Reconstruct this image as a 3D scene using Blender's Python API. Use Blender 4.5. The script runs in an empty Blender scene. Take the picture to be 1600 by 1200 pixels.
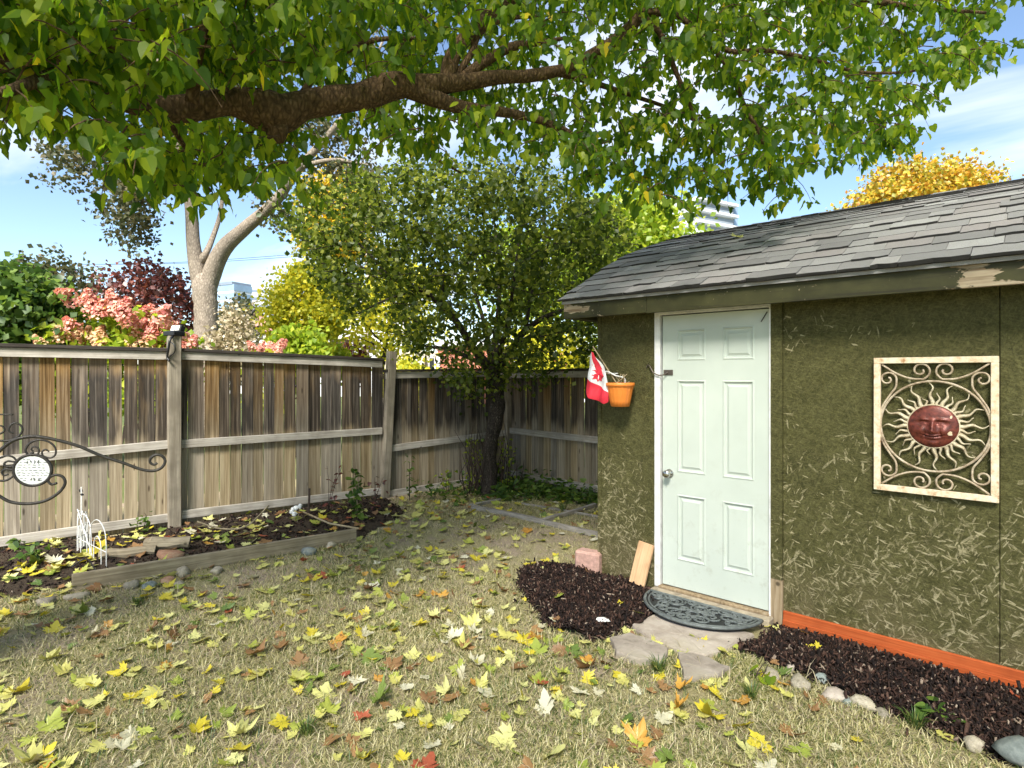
import bpy, bmesh, math, random
import numpy as np
from mathutils import Vector, Matrix

random.seed(7)
rng = np.random.default_rng(7)
sc = bpy.context.scene
COL = sc.collection
R = math.radians

# ------------------------------------------------------------------ camera
F = 920.0            # focal length in pixels of the 1600 px wide photograph
HY = 585.0           # horizon row
CH = 1.64            # eye height
YAW = R(42.0)
CA, SA = math.cos(YAW), math.sin(YAW)
# world x runs along the shed front, world y away from it; the camera looks between them
cd = bpy.data.cameras.new('camera')
cam = bpy.data.objects.new('camera', cd)
COL.objects.link(cam)
cam.location = (0, 0, CH)
cam.rotation_euler = (R(90), 0, YAW)
cd.sensor_width = 36.0
cd.lens = 36.0 * F / 1600.0
cd.shift_y = -(600 - HY) / 1600.0
cd.clip_start = 0.05
cd.clip_end = 3000
sc.camera = cam

# ------------------------------------------------------------------ light
SUN_EL, SUN_AZ = R(46), R(-14)     # azimuth is measured from straight behind the camera, towards its right
world = bpy.data.worlds.new('World')
sc.world = world
world.use_nodes = True
wn = world.node_tree
wn.nodes.clear()
# direction the sun stands in (world space)
_b = Vector((SA, -CA, 0))                     # behind the camera
_r = Vector((CA, SA, 0))                      # to its right
sdir = (_b * math.cos(SUN_AZ) + _r * math.sin(SUN_AZ)).normalized() * math.cos(SUN_EL) + Vector((0, 0, math.sin(SUN_EL)))
sky = wn.nodes.new('ShaderNodeTexSky')
sky.sky_type = 'NISHITA'
sky.sun_disc = False
sky.sun_elevation = SUN_EL
sky.sun_rotation = math.atan2(sdir.x, sdir.y)
sky.air_density = 1.0
sky.dust_density = 0.3
sky.ozone_density = 2.0
wtc = wn.nodes.new('ShaderNodeTexCoord')
wsep = wn.nodes.new('ShaderNodeSeparateXYZ')
wn.links.new(wtc.outputs['Generated'], wsep.inputs[0])
wz = wn.nodes.new('ShaderNodeMath'); wz.operation = 'MAXIMUM'; wz.inputs[1].default_value = 0.03
wn.links.new(wsep.outputs[2], wz.inputs[0])
wza = wn.nodes.new('ShaderNodeMath'); wza.operation = 'ADD'; wza.inputs[1].default_value = 0.12
wn.links.new(wz.outputs[0], wza.inputs[0])
wdx = wn.nodes.new('ShaderNodeMath'); wdx.operation = 'DIVIDE'
wdy = wn.nodes.new('ShaderNodeMath'); wdy.operation = 'DIVIDE'
wn.links.new(wsep.outputs[0], wdx.inputs[0]); wn.links.new(wza.outputs[0], wdx.inputs[1])
wn.links.new(wsep.outputs[1], wdy.inputs[0]); wn.links.new(wza.outputs[0], wdy.inputs[1])
wcb = wn.nodes.new('ShaderNodeCombineXYZ')
wn.links.new(wdx.outputs[0], wcb.inputs[0]); wn.links.new(wdy.outputs[0], wcb.inputs[1])
wmp = wn.nodes.new('ShaderNodeMapping')
wmp.inputs['Location'].default_value = (1.7, 0.2, 0)
wmp.inputs['Rotation'].default_value = (0, 0, R(-20))
wmp.inputs['Scale'].default_value = (0.34, 0.95, 1)
wn.links.new(wcb.outputs[0], wmp.inputs['Vector'])
wno = wn.nodes.new('ShaderNodeTexNoise')
wno.inputs['Scale'].default_value = 1.1
wno.inputs['Detail'].default_value = 6
wno.inputs['Roughness'].default_value = 0.55
wno.inputs['Distortion'].default_value = 0.4
wn.links.new(wmp.outputs[0], wno.inputs['Vector'])
wrp = wn.nodes.new('ShaderNodeValToRGB')
wrp.color_ramp.elements[0].position = 0.49
wrp.color_ramp.elements[0].color = (0, 0, 0, 1)
wrp.color_ramp.elements[1].position = 0.68
wrp.color_ramp.elements[1].color = (1, 1, 1, 1)
wn.links.new(wno.outputs[0], wrp.inputs[0])
wmx = wn.nodes.new('ShaderNodeMix'); wmx.data_type = 'RGBA'
wmx.inputs[7].default_value = (5.6, 5.8, 6.1, 1)      # sunlit cloud
wn.links.new(wrp.outputs[0], wmx.inputs[0])
wn.links.new(sky.outputs[0], wmx.inputs[6])
wbg = wn.nodes.new('ShaderNodeBackground')
wbg.inputs['Strength'].default_value = 0.047
wn.links.new(wmx.outputs[2], wbg.inputs['Color'])
wou = wn.nodes.new('ShaderNodeOutputWorld')
wn.links.new(wbg.outputs[0], wou.inputs['Surface'])

sd = bpy.data.lights.new('sun', 'SUN')
sd.energy = 2.4
sd.angle = R(17)
sd.color = (1.0, 0.95, 0.86)
so = bpy.data.objects.new('sun', sd)
COL.objects.link(so)
so.rotation_euler = sdir.to_track_quat('Z', 'Y').to_euler()
so.location = sdir * 40

vs = sc.view_settings
vs.view_transform = 'Standard'
vs.look = 'None'
vs.exposure = 2.42
vs.gamma = 1.0
vs.use_curve_mapping = False
sc.cycles.max_bounces = 6
sc.cycles.transparent_max_bounces = 8
sc.cycles.use_denoising = True

# ------------------------------------------------------------------ pixel helpers (directions only; depth comes from what a thing touches)
def cw(X, Z, z):
    """camera ground coordinates (right, forward) and height -> world"""
    return Vector((CA * X - SA * Z, SA * X + CA * Z, z))
def at(px, py, Z):
    return cw((px - 800) / F * Z, Z, CH - (py - HY) / F * Z)
def gp(px, py, z=0.0):
    Z = (CH - z) * F / (py - HY)
    return cw((px - 800) / F * Z, Z, z)
def wallp(px, py, v):
    """point on the vertical plane y = v"""
    r = (px - 800) / F
    Z = v / (SA * r + CA)
    return at(px, py, Z)
def cam_of(p):
    X = CA * p[0] + SA * p[1]
    Z = -SA * p[0] + CA * p[1]
    return X, Z
def pix(p):
    X, Z = cam_of(p)
    return 800 + F * X / Z, HY - F * (p[2] - CH) / Z

# ------------------------------------------------------------------ objects
def put(o, parent=None):
    COL.objects.link(o)
    if parent is not None:
        o.parent = parent
    return o
def tag(o, label=None, cat=None, group=None, kind=None):
    if label: o['label'] = label
    if cat: o['category'] = cat
    if group: o['group'] = group
    if kind: o['kind'] = kind
    return o
def empty(name, loc, label, cat, group=None, rz=0.0):
    o = bpy.data.objects.new(name, None)
    o.empty_display_size = 0.1
    COL.objects.link(o)
    o.location = loc
    o.rotation_euler = (0, 0, rz)
    return tag(o, label, cat, group)
def shade(me, on=True):
    me.polygons.foreach_set('use_smooth', [on] * len(me.polygons))
def np_mesh(name, V, Fc, mat, smooth=False):
    """V (n,3), Fc (m,k) -> mesh"""
    V = np.asarray(V, dtype=np.float32).reshape(-1, 3)
    Fc = np.asarray(Fc, dtype=np.int32)
    me = bpy.data.meshes.new(name)
    m, k = Fc.shape
    me.vertices.add(len(V)); me.vertices.foreach_set('co', V.ravel())
    me.loops.add(m * k); me.loops.foreach_set('vertex_index', Fc.ravel())
    me.polygons.add(m)
    me.polygons.foreach_set('loop_start', np.arange(0, m * k, k, dtype=np.int32))
    me.update(calc_edges=True)
    if smooth: shade(me)
    me.materials.append(mat)
    return me

class MB:
    """collects shapes for one mesh"""
    def __init__(s): s.v = []; s.f = []
    def add(s, vs, fs):
        b = len(s.v)
        s.v += [tuple(p) for p in vs]
        s.f += [tuple(b + i for i in f) for f in fs]
        return s
    def box(s, x0, x1, y0, y1, z0, z1, M=None, jit=0):
        P = [Vector((x, y, z)) for z in (z0, z1) for y in (y0, y1) for x in (x0, x1)]
        if jit: P = [p + Vector((random.uniform(-jit, jit), random.uniform(-jit, jit), random.uniform(-jit, jit))) for p in P]
        if M is not None: P = [M @ p for p in P]
        return s.add(P, [(0, 2, 3, 1), (4, 5, 7, 6), (0, 1, 5, 4), (2, 6, 7, 3), (0, 4, 6, 2), (1, 3, 7, 5)])
    def tube(s, pts, rad, n=8, cap=True):
        pts = [Vector(p) for p in pts]
        if not hasattr(rad, '__len__'): rad = [rad] * len(pts)
        up = None; rings = []
        for i, p in enumerate(pts):
            t = (pts[min(i + 1, len(pts) - 1)] - pts[max(i - 1, 0)])
            if t.length < 1e-9: t = Vector((0, 0, 1))
            t.normalize()
            if up is None:
                up = Vector((0, 0, 1)) if abs(t.z) < 0.9 else Vector((1, 0, 0))
            a = (up - t * up.dot(t))
            if a.length < 1e-5: a = t.orthogonal()
            a.normalize(); b = t.cross(a); up = a
            rings.append([p + (a * math.cos(2 * math.pi * k / n) + b * math.sin(2 * math.pi * k / n)) * rad[i] for k in range(n)])
        b0 = len(s.v)
        for r_ in rings: s.v += [tuple(q) for q in r_]
        for i in range(len(rings) - 1):
            for k in range(n):
                k2 = (k + 1) % n
                s.f.append((b0 + i * n + k, b0 + i * n + k2, b0 + (i + 1) * n + k2, b0 + (i + 1) * n + k))
        if cap:
            s.f.append(tuple(b0 + k for k in reversed(range(n))))
            s.f.append(tuple(b0 + (len(rings) - 1) * n + k for k in range(n)))
        return s
    def lathe(s, prof, c=(0, 0, 0), n=24, fn=None, cap=False):
        b0 = len(s.v)
        for (r_, z) in prof:
            for k in range(n):
                a = 2 * math.pi * k / n
                rr = r_ * (fn(a) if fn else 1)
                s.v.append((c[0] + rr * math.cos(a), c[1] + rr * math.sin(a), c[2] + z))
        for i in range(len(prof) - 1):
            for k in range(n):
                k2 = (k + 1) % n
                s.f.append((b0 + i * n + k, b0 + i * n + k2, b0 + (i + 1) * n + k2, b0 + (i + 1) * n + k))
        if cap:
            s.f.append(tuple(b0 + (len(prof) - 1) * n + k for k in range(n)))
            s.f.append(tuple(b0 + k for k in reversed(range(n))))
        return s
    def build(s, name, mat, parent=None, smooth=False, bevel=0.0, origin=None):
        me = bpy.data.meshes.new(name)
        v = s.v
        if origin is not None:
            o_ = Vector(origin); v = [tuple(Vector(p) - o_) for p in v]
        me.from_pydata(v, [], s.f)
        if bevel > 0:
            bm = bmesh.new(); bm.from_mesh(me)
            bmesh.ops.bevel(bm, geom=bm.edges[:] , offset=bevel, segments=1, affect='EDGES', profile=0.5)
            bm.to_mesh(me); bm.free()
        me.update()
        if smooth: shade(me)
        me.materials.append(mat)
        o = bpy.data.objects.new(name, me)
        put(o, parent)
        if origin is not None: o.location = origin
        return o

def catmull(P, sub=6):
    P = [Vector(p) for p in P]
    if len(P) < 3: return P
    Q = [P[0] * 2 - P[1]] + P + [P[-1] * 2 - P[-2]]
    out = []
    for i in range(1, len(Q) - 2):
        for k in range(sub):
            t = k / sub
            a, b, c, d = Q[i - 1], Q[i], Q[i + 1], Q[i + 2]
            out.append(0.5 * ((2 * b) + (c - a) * t + (2 * a - 5 * b + 4 * c - d) * t * t + (3 * b - a - 3 * c + d) * t ** 3))
    out.append(P[-1])
    return out
def lerp_list(L, n):
    return list(np.interp(np.linspace(0, 1, n), np.linspace(0, 1, len(L)), L))

_lat = rng.random((64, 64))
def vnoise(x, y):
    x = np.asarray(x, float); y = np.asarray(y, float)
    xi = np.floor(x).astype(int); yi = np.floor(y).astype(int)
    fx = x - xi; fy = y - yi
    fx = fx * fx * (3 - 2 * fx); fy = fy * fy * (3 - 2 * fy)
    g = lambda i, j: _lat[i % 64, j % 64]
    return (g(xi, yi) * (1 - fx) + g(xi + 1, yi) * fx) * (1 - fy) + (g(xi, yi + 1) * (1 - fx) + g(xi + 1, yi + 1) * fx) * fy
def fbm(x, y, o=4):
    s = 0; a = 0.5
    for k in range(o):
        s = s + a * vnoise(np.asarray(x) * 2 ** k + 13.7 * k, np.asarray(y) * 2 ** k + 7.1 * k); a *= 0.5
    return s
def inpoly(px, py, poly):
    px = np.asarray(px, float); py = np.asarray(py, float)
    ins = np.zeros(px.shape, bool)
    n = len(poly)
    for i in range(n):
        x0, y0 = poly[i]; x1, y1 = poly[(i + 1) % n]
        c = ((y0 > py) != (y1 > py)) & (px < (x1 - x0) * (py - y0) / ((y1 - y0) or 1e-9) + x0)
        ins ^= c
    return ins

# ------------------------------------------------------------------ materials
class NT:
    def __init__(s, name):
        s.m = bpy.data.materials.new(name); s.m.use_nodes = True
        s.t = s.m.node_tree; s.b = s.t.nodes['Principled BSDF']; s.out = s.t.nodes['Material Output']
    def n(s, ty, **kw):
        nd = s.t.nodes.new(ty)
        for k, v in kw.items(): setattr(nd, k, v)
        return nd
    def l(s, a, b): s.t.links.new(a, b)
    def val(s, sock, v):
        if hasattr(v, 'is_output'): s.l(v, sock)
        else: sock.default_value = v
    def coord(s, which='Object'):
        return s.n('ShaderNodeTexCoord').outputs[which]
    def mapv(s, vec, scale=(1, 1, 1), rot=(0, 0, 0), loc=(0, 0, 0)):
        nd = s.n('ShaderNodeMapping'); s.l(vec, nd.inputs['Vector'])
        s.val(nd.inputs['Scale'], scale); s.val(nd.inputs['Rotation'], rot); s.val(nd.inputs['Location'], loc)
        return nd.outputs[0]
    def noise(s, vec, scale=5, detail=3, rough=0.5, dist=0.0):
        nd = s.n('ShaderNodeTexNoise'); s.l(vec, nd.inputs['Vector'])
        nd.inputs['Scale'].default_value = scale; nd.inputs['Detail'].default_value = detail
        nd.inputs['Roughness'].default_value = rough; nd.inputs['Distortion'].default_value = dist
        return nd.outputs[0]
    def voro(s, vec, scale=5, feature='F1', out='Color', rnd=1.0):
        nd = s.n('ShaderNodeTexVoronoi', feature=feature); s.l(vec, nd.inputs['Vector'])
        nd.inputs['Scale'].default_value = scale
        nd.inputs['Randomness'].default_value = rnd
        return nd.outputs[out]
    def ramp(s, fac, stops, interp='LINEAR'):
        nd = s.n('ShaderNodeValToRGB'); s.l(fac, nd.inputs[0])
        cr = nd.color_ramp; cr.interpolation = interp
        while len(cr.elements) < len(stops): cr.elements.new(0.5)
        for e, (p, c) in zip(cr.elements, stops):
            e.position = p
            e.color = (c, c, c, 1) if not hasattr(c, '__len__') else (c[0], c[1], c[2], 1)
        return nd.outputs[0]
    def mix(s, fac, a, b, mode='MIX'):
        nd = s.n('ShaderNodeMix', data_type='RGBA', blend_type=mode)
        s.val(nd.inputs[0], fac)
        for i, v in ((6, a), (7, b)):
            if hasattr(v, 'is_output'): s.l(v, nd.inputs[i])
            else: nd.inputs[i].default_value = (v[0], v[1], v[2], 1)
        return nd.outputs[2]
    def math(s, op, a, b=0.0, c=0.0, clamp=False):
        nd = s.n('ShaderNodeMath', operation=op); nd.use_clamp = clamp
        s.val(nd.inputs[0], a); s.val(nd.inputs[1], b)
        if op in ('MULTIPLY_ADD', 'SMOOTH_MIN'): s.val(nd.inputs[2], c)
        return nd.outputs[0]
    def mr(s, v, a, b, c=0.0, d=1.0):
        nd = s.n('ShaderNodeMapRange'); nd.interpolation_type = 'SMOOTHSTEP'
        s.l(v, nd.inputs[0])
        for i, q in enumerate((a, b, c, d)): nd.inputs[i + 1].default_value = q
        return nd.outputs[0]
    def sep(s, vec):
        nd = s.n('ShaderNodeSeparateXYZ'); s.l(vec, nd.inputs[0]); return nd.outputs
    def objrand(s): return s.n('ShaderNodeObjectInfo').outputs['Random']
    def island(s): return s.n('ShaderNodeNewGeometry').outputs['Random Per Island']
    def bump(s, h, strength=0.4, dist=0.01):
        nd = s.n('ShaderNodeBump'); s.l(h, nd.inputs['Height'])
        nd.inputs['Strength'].default_value = strength; nd.inputs['Distance'].default_value = dist
        s.l(nd.outputs[0], s.b.inputs['Normal'])
    def fin(s, col, rough=0.7, metal=0.0, spec=None):
        if hasattr(col, 'is_output'): s.l(col, s.b.inputs['Base Color'])
        else: s.b.inputs['Base Color'].default_value = (*col, 1)
        s.val(s.b.inputs['Roughness'], rough); s.b.inputs['Metallic'].default_value = metal
        if spec is not None: s.b.inputs['Specular IOR Level'].default_value = spec
        return s.m
    def leafy(s, col, tr=0.5, gloss=0.08, trc=None):
        """thin leaf: diffuse + translucent"""
        d = s.n('ShaderNodeBsdfDiffuse'); t = s.n('ShaderNodeBsdfTranslucent'); g = s.n('ShaderNodeBsdfGlossy')
        g.inputs['Roughness'].default_value = 0.45
        s.l(col, d.inputs[0]); s.l(trc or col, t.inputs[0])
        a = s.n('ShaderNodeMixShader'); a.inputs[0].default_value = tr
        s.l(d.outputs[0], a.inputs[1]); s.l(t.outputs[0], a.inputs[2])
        b = s.n('ShaderNodeMixShader'); b.inputs[0].default_value = gloss
        s.l(a.outputs[0], b.inputs[1]); s.l(g.outputs[0], b.inputs[2])
        s.l(b.outputs[0], s.out.inputs['Surface'])
        s.t.nodes.remove(s.b)
        return s.m

M = {}
def simple(name, col, rough=0.6, metal=0.0, var=0.12, sc_=20, bump=0.15, spec=None):
    n = NT(name); v = n.coord(); z = n.noise(v, sc_, 4, 0.6)
    dark = tuple(c * (1 - var * 2) for c in col); lite = tuple(min(1, c * (1 + var)) for c in col)
    c = n.ramp(z, [(0.3, dark), (0.7, lite)])
    if bump: n.bump(z, bump, 0.004)
    M[name] = n.fin(c, rough, metal, spec); return M[name]

# weathered fence wood: pale and greenish low down, dark water stains above, tan at the top
def wood_board(name):
    n = NT(name); v = n.coord(); r_ = n.objrand(); z = n.sep(v)[2]
    comb = n.n('ShaderNodeCombineXYZ')
    for i in range(3): n.l(n.math('MULTIPLY', r_, (37.0, 91.0, 53.0)[i]), comb.inputs[i])
    off = comb.outputs[0]
    v2 = n.mapv(v, (1, 1, 1), loc=off)
    grain = n.noise(n.mapv(v2, (55, 20, 1.1)), 1.0, 5, 0.65, 0.3)
    blot = n.noise(n.mapv(v2, (9, 3, 1.6)), 1.0, 3, 0.55)
    fine = n.noise(n.mapv(v2, (160, 60, 3)), 1.0, 3, 0.6)
    low = n.ramp(grain, [(0.3, (0.14, 0.108, 0.07)), (0.5, (0.29, 0.237, 0.165)), (0.72, (0.46, 0.395, 0.295))])
    dark = n.ramp(grain, [(0.3, (0.016, 0.013, 0.011)), (0.52, (0.062, 0.050, 0.040)), (0.72, (0.20, 0.17, 0.14))])
    tan = n.ramp(grain, [(0.3, (0.085, 0.045, 0.018)), (0.5, (0.25, 0.145, 0.062)), (0.72, (0.42, 0.29, 0.15))])
    # stain: between the rails, strength by board and blotches
    zz = n.math('ADD', z, n.math('MULTIPLY', n.math('SUBTRACT', blot, 0.5), 0.55))
    s1 = n.mr(zz, 0.80, 1.05); s2 = n.mr(zz, 1.86, 1.60)
    st = n.math('MULTIPLY', s1, s2)
    br = n.mr(n.math('FRACT', n.math('MULTIPLY', r_, 17.3)), 0.06, 0.26, 0.30, 1.0)
    st = n.math('MULTIPLY', st, br)
    up = n.mr(zz, 0.8, 1.5)
    c = n.mix(n.math('MULTIPLY', up, 0.75), low, tan)
    c = n.mix(n.math('MULTIPLY', st, n.mr(blot, 0.25, 0.5, 0.55, 1.0)), c, dark)
    green = n.math('MULTIPLY', n.mr(z, 0.30, 0.0), n.mr(blot, 0.4, 0.65))
    c = n.mix(n.math('MULTIPLY', green, 0.55), c, (0.10, 0.10, 0.045))
    # knots
    k = n.voro(n.mapv(v2, (9, 9, 2.2)), 1.0, 'F1', 'Distance')
    c = n.mix(n.mr(k, 0.12, 0.05, 0, 0.85), c, (0.045, 0.028, 0.016))
    hs = n.n('ShaderNodeHueSaturation'); n.l(c, hs.inputs['Color']); n.l(n.mr(n.math('FRACT', n.math('MULTIPLY', r_, 43.7)), 0, 1, 0.72, 1.08), hs.inputs['Value']); n.l(n.mr(n.math('FRACT', n.math('MULTIPLY', r_, 29.1)), 0, 1, 0.75, 1.3), hs.inputs['Saturation'])
    c = hs.outputs[0]
    h = n.math('ADD', n.math('MULTIPLY', grain, 0.7), n.math('MULTIPLY', fine, 0.4))
    n.bump(h, 0.55, 0.004)
    M[name] = n.fin(c, 0.85, spec=0.2)
wood_board('fence_board')
def wood(name, a, b, c_, axis=0, rough=0.85, sc1=1.0, bump=0.5):
    n = NT(name); v = n.coord(); r_ = n.objrand()
    comb = n.n('ShaderNodeCombineXYZ')
    for i in range(3): n.l(n.math('MULTIPLY', r_, (37.0, 91.0, 53.0)[i]), comb.inputs[i])
    s_ = [60 * sc1] * 3; s_[axis] = 1.6 * sc1
    v2 = n.mapv(v, tuple(s_), loc=comb.outputs[0])
    g = n.noise(v2, 1.0, 5, 0.65, 0.4)
    b_ = n.noise(n.mapv(v, (6, 6, 6), loc=comb.outputs[0]), 1.0, 3, 0.5)
    c = n.ramp(g, [(0.25, a), (0.52, b), (0.8, c_)])
    c = n.mix(n.mr(b_, 0.35, 0.75, 0.0, 0.55), c, a)
    k = n.voro(n.mapv(v, (4.5, 4.5, 4.5), loc=comb.outputs[0]), 1.0, 'F1', 'Distance')
    c = n.mix(n.mr(k, 0.10, 0.05, 0, 0.8), c, tuple(q * 0.3 for q in a))
    n.bump(g, bump, 0.004)
    M[name] = n.fin(c, rough, spec=0.2)
wood('fence_rail', (0.20, 0.175, 0.145), (0.43, 0.395, 0.345), (0.60, 0.565, 0.515), 0)
wood('fence_cap', (0.022, 0.018, 0.015), (0.055, 0.046, 0.04), (0.13, 0.11, 0.095), 0)
wood('fence_post', (0.12, 0.10, 0.075), (0.27, 0.235, 0.18), (0.40, 0.36, 0.29), 2)
wood('bed_board', (0.14, 0.11, 0.07), (0.33, 0.275, 0.19), (0.48, 0.42, 0.31), 0)
wood('old_timber', (0.14, 0.125, 0.105), (0.34, 0.31, 0.27), (0.50, 0.47, 0.42), 0)
wood('fresh_plank', (0.36, 0.20, 0.10), (0.62, 0.40, 0.23), (0.72, 0.52, 0.34), 2, bump=0.2)
wood('bare_trim', (0.13, 0.09, 0.05), (0.33, 0.245, 0.15), (0.50, 0.42, 0.31), 2)
wood('orange_board', (0.26, 0.05, 0.014), (0.46, 0.098, 0.026), (0.58, 0.17, 0.055), 0, bump=0.25)

# olive painted strand board, worn towards the ground
def osb(name, wear0=0.0):
    n = NT(name); v = n.coord(); g = n.n('ShaderNodeNewGeometry').outputs['Position']; z = n.sep(g)[2]
    base = n.ramp(n.noise(g, 3.5, 5, 0.65), [(0.3, (0.036, 0.034, 0.007)), (0.55, (0.062, 0.058, 0.013)), (0.75, (0.090, 0.084, 0.024))])
    nd = n.n('ShaderNodeTexNoise'); n.l(g, nd.inputs['Vector']); nd.inputs['Scale'].default_value = 14; nd.inputs['Detail'].default_value = 2
    va = n.n('ShaderNodeVectorMath', operation='MULTIPLY_ADD'); n.l(nd.outputs['Color'], va.inputs[0]); va.inputs[1].default_value = (0.012, 0, 0.012); n.l(g, va.inputs[2])
    gd = va.outputs[0]
    c = base; hsum = None
    wearn = n.noise(g, 2.2, 4, 0.65)
    wear = n.math('ADD', n.mr(z, 1.6, 0.05, -0.05, 0.34), n.math('MULTIPLY', n.math('SUBTRACT', wearn, 0.5), 1.1))
    wear = n.math('ADD', wear, wear0)
    for i, (ang, s1, s2) in enumerate(((20, 14, 80), (75, 17, 95), (-40, 13, 72), (-65, 19, 105), (48, 12, 66), (100, 16, 90), (0, 22, 120), (60, 24, 130), (-20, 20, 110))):
        # flat 2-D flakes on the wall plane: long cells turned in the sheet
        rq = n.mapv(gd, (1, 0, 1), rot=(0, R(ang), 0))
        q = n.mapv(rq, (s1 * 1.3, 1, s2 * 1.35), loc=(i * 3.1, 0, i * 1.7))
        vc = n.voro(q, 1.0, 'F1', 'Color')
        rr = n.sep(vc)[0]
        gg = n.sep(vc)[1]
        # every flake: slight tone of paint
        tone = n.mix(n.mr(rr, 0.0, 1.0, 0.0, 1.0), (0.040, 0.037, 0.009), (0.15, 0.14, 0.052))
        c = n.mix(n.math('MULTIPLY', n.mr(gg, 0.55, 0.75), 0.35), c, tone)
        # bare flake
        thr = n.math('SUBTRACT', 1.00, n.math('MULTIPLY', wear, 0.22))
        bare = n.math('GREATER_THAN', rr, thr)
        bc = n.mix(gg, (0.30, 0.245, 0.12), (0.56, 0.49, 0.31))
        c = n.mix(n.math('MULTIPLY', bare, n.mr(gg, 0, 1, 0.05, 0.62)), c, bc)
        hsum = rr if hsum is None else n.math('ADD', hsum, rr)
    damp = n.math('MULTIPLY', n.mr(z, 0.55, 0.0), n.mr(wearn, 0.35, 0.6))
    c = n.mix(n.math('MULTIPLY', damp, 0.5), c, (0.20, 0.155, 0.085))
    n.bump(hsum, 0.7, 0.004)
    M[name] = n.fin(c, 0.62, spec=0.3)
osb('strand_board')
osb('strand_trim', -0.12)

# olive fascia with flaking paint
def fascia_mat():
    n = NT('fascia_paint'); g = n.n('ShaderNodeNewGeometry').outputs['Position']
    base = n.ramp(n.noise(g, 6, 4, 0.6), [(0.3, (0.026, 0.025, 0.008)), (0.7, (0.054, 0.051, 0.017))])
    x = n.sep(g)[0]
    big = n.noise(n.mapv(g, (2.2, 2.2, 7.0), loc=(3.3, 0, 1.0)), 1.0, 5, 0.7, 0.6)
    ends = n.math('ADD', n.mr(x, -2.35, -2.95, 0.0, 0.13), n.mr(x, -0.75, -0.2, 0.0, 0.19))
    m_ = n.mr(n.math('ADD', big, ends), 0.64, 0.67)
    gr = n.noise(n.mapv(g, (3, 40, 40)), 1.0, 4, 0.6)
    bare = n.ramp(gr, [(0.3, (0.14, 0.09, 0.05)), (0.6, (0.36, 0.29, 0.20)), (0.8, (0.55, 0.48, 0.36))])
    st = n.noise(n.mapv(g, (1.5, 1, 26)), 1.0, 5, 0.7)
    base = n.mix(n.mr(st, 0.5, 0.68, 0, 0.75), base, (0.018, 0.015, 0.008))
    sp = n.mr(n.noise(g, 55, 2, 0.5), 0.70, 0.73)
    m_ = n.math('MAXIMUM', m_, n.math('MULTIPLY', sp, n.mr(big, 0.45, 0.55)))
    c = n.mix(m_, base, bare)
    n.bump(n.math('SUBTRACT', 1.0, m_), 0.6, 0.003)
    M['fascia_paint'] = n.fin(c, 0.6, spec=0.3)
fascia_mat()

def door_mat_():
    n = NT('door_paint'); g = n.n('ShaderNodeNewGeometry').outputs['Position']; z = n.sep(g)[2]
    base = n.ramp(n.noise(g, 2.5, 3, 0.6), [(0.3, (0.47, 0.515, 0.465)), (0.7, (0.53, 0.575, 0.52))])
    d = n.noise(g, 9, 6, 0.75)
    dm = n.math('MULTIPLY', n.mr(d, 0.52, 0.72), n.mr(z, 1.1, 0.1, 0.12, 0.95))
    c = n.mix(dm, base, (0.40, 0.42, 0.36))
    sp = n.mr(n.noise(g, 60, 2, 0.5), 0.70, 0.76, 0, 0.5)
    c = n.mix(n.math('MULTIPLY', sp, n.mr(z, 0.7, 0.1, 0.0, 1.0)), c, (0.22, 0.19, 0.14))
    n.bump(n.noise(n.mapv(g, (70, 70, 6)), 1.0, 3, 0.5), 0.10, 0.002)
    M['door_paint'] = n.fin(c, 0.42, spec=0.4)
door_mat_()
simple('white_frame', (0.72, 0.71, 0.70), 0.5, var=0.14, sc_=9)
simple('dark_gap', (0.015, 0.013, 0.012), 0.9)
simple('steel', (0.55, 0.53, 0.50), 0.25, 1.0, var=0.1)
simple('old_metal', (0.16, 0.13, 0.11), 0.5, 0.8, var=0.2)
simple('black_plastic', (0.012, 0.012, 0.014), 0.4)
simple('iron', (0.055, 0.048, 0.043), 0.5, 0.5, var=0.25, sc_=60)
simple('led_panel', (0.82, 0.80, 0.74), 0.25, var=0.05)
simple('dial_white', (0.80, 0.80, 0.78), 0.4, var=0.05)
simple('dial_ink', (0.05, 0.05, 0.05), 0.6)
simple('white_wire', (0.78, 0.78, 0.76), 0.4, var=0.08, sc_=40)
simple('sill_concrete', (0.36, 0.30, 0.22), 0.9, var=0.25, sc_=14, bump=0.5)
simple('mat_rubber', (0.115, 0.130, 0.128), 0.55, var=0.25, sc_=40)
simple('mat_under', (0.018, 0.020, 0.020), 0.8)
simple('pink_block', (0.50, 0.30, 0.245), 0.9, var=0.15, sc_=40, bump=0.5)
simple('pot_orange', (0.78, 0.23, 0.035), 0.42, var=0.06, sc_=9, bump=0.05)
simple('flag_red', (0.66, 0.022, 0.045), 0.7, var=0.06, sc_=60)
simple('flag_white', (0.80, 0.80, 0.81), 0.7, var=0.04, sc_=60)
simple('dry_stem', (0.42, 0.33, 0.20), 0.8, var=0.2)
simple('dark_stem', (0.055, 0.035, 0.026), 0.8, var=0.25)

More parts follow.
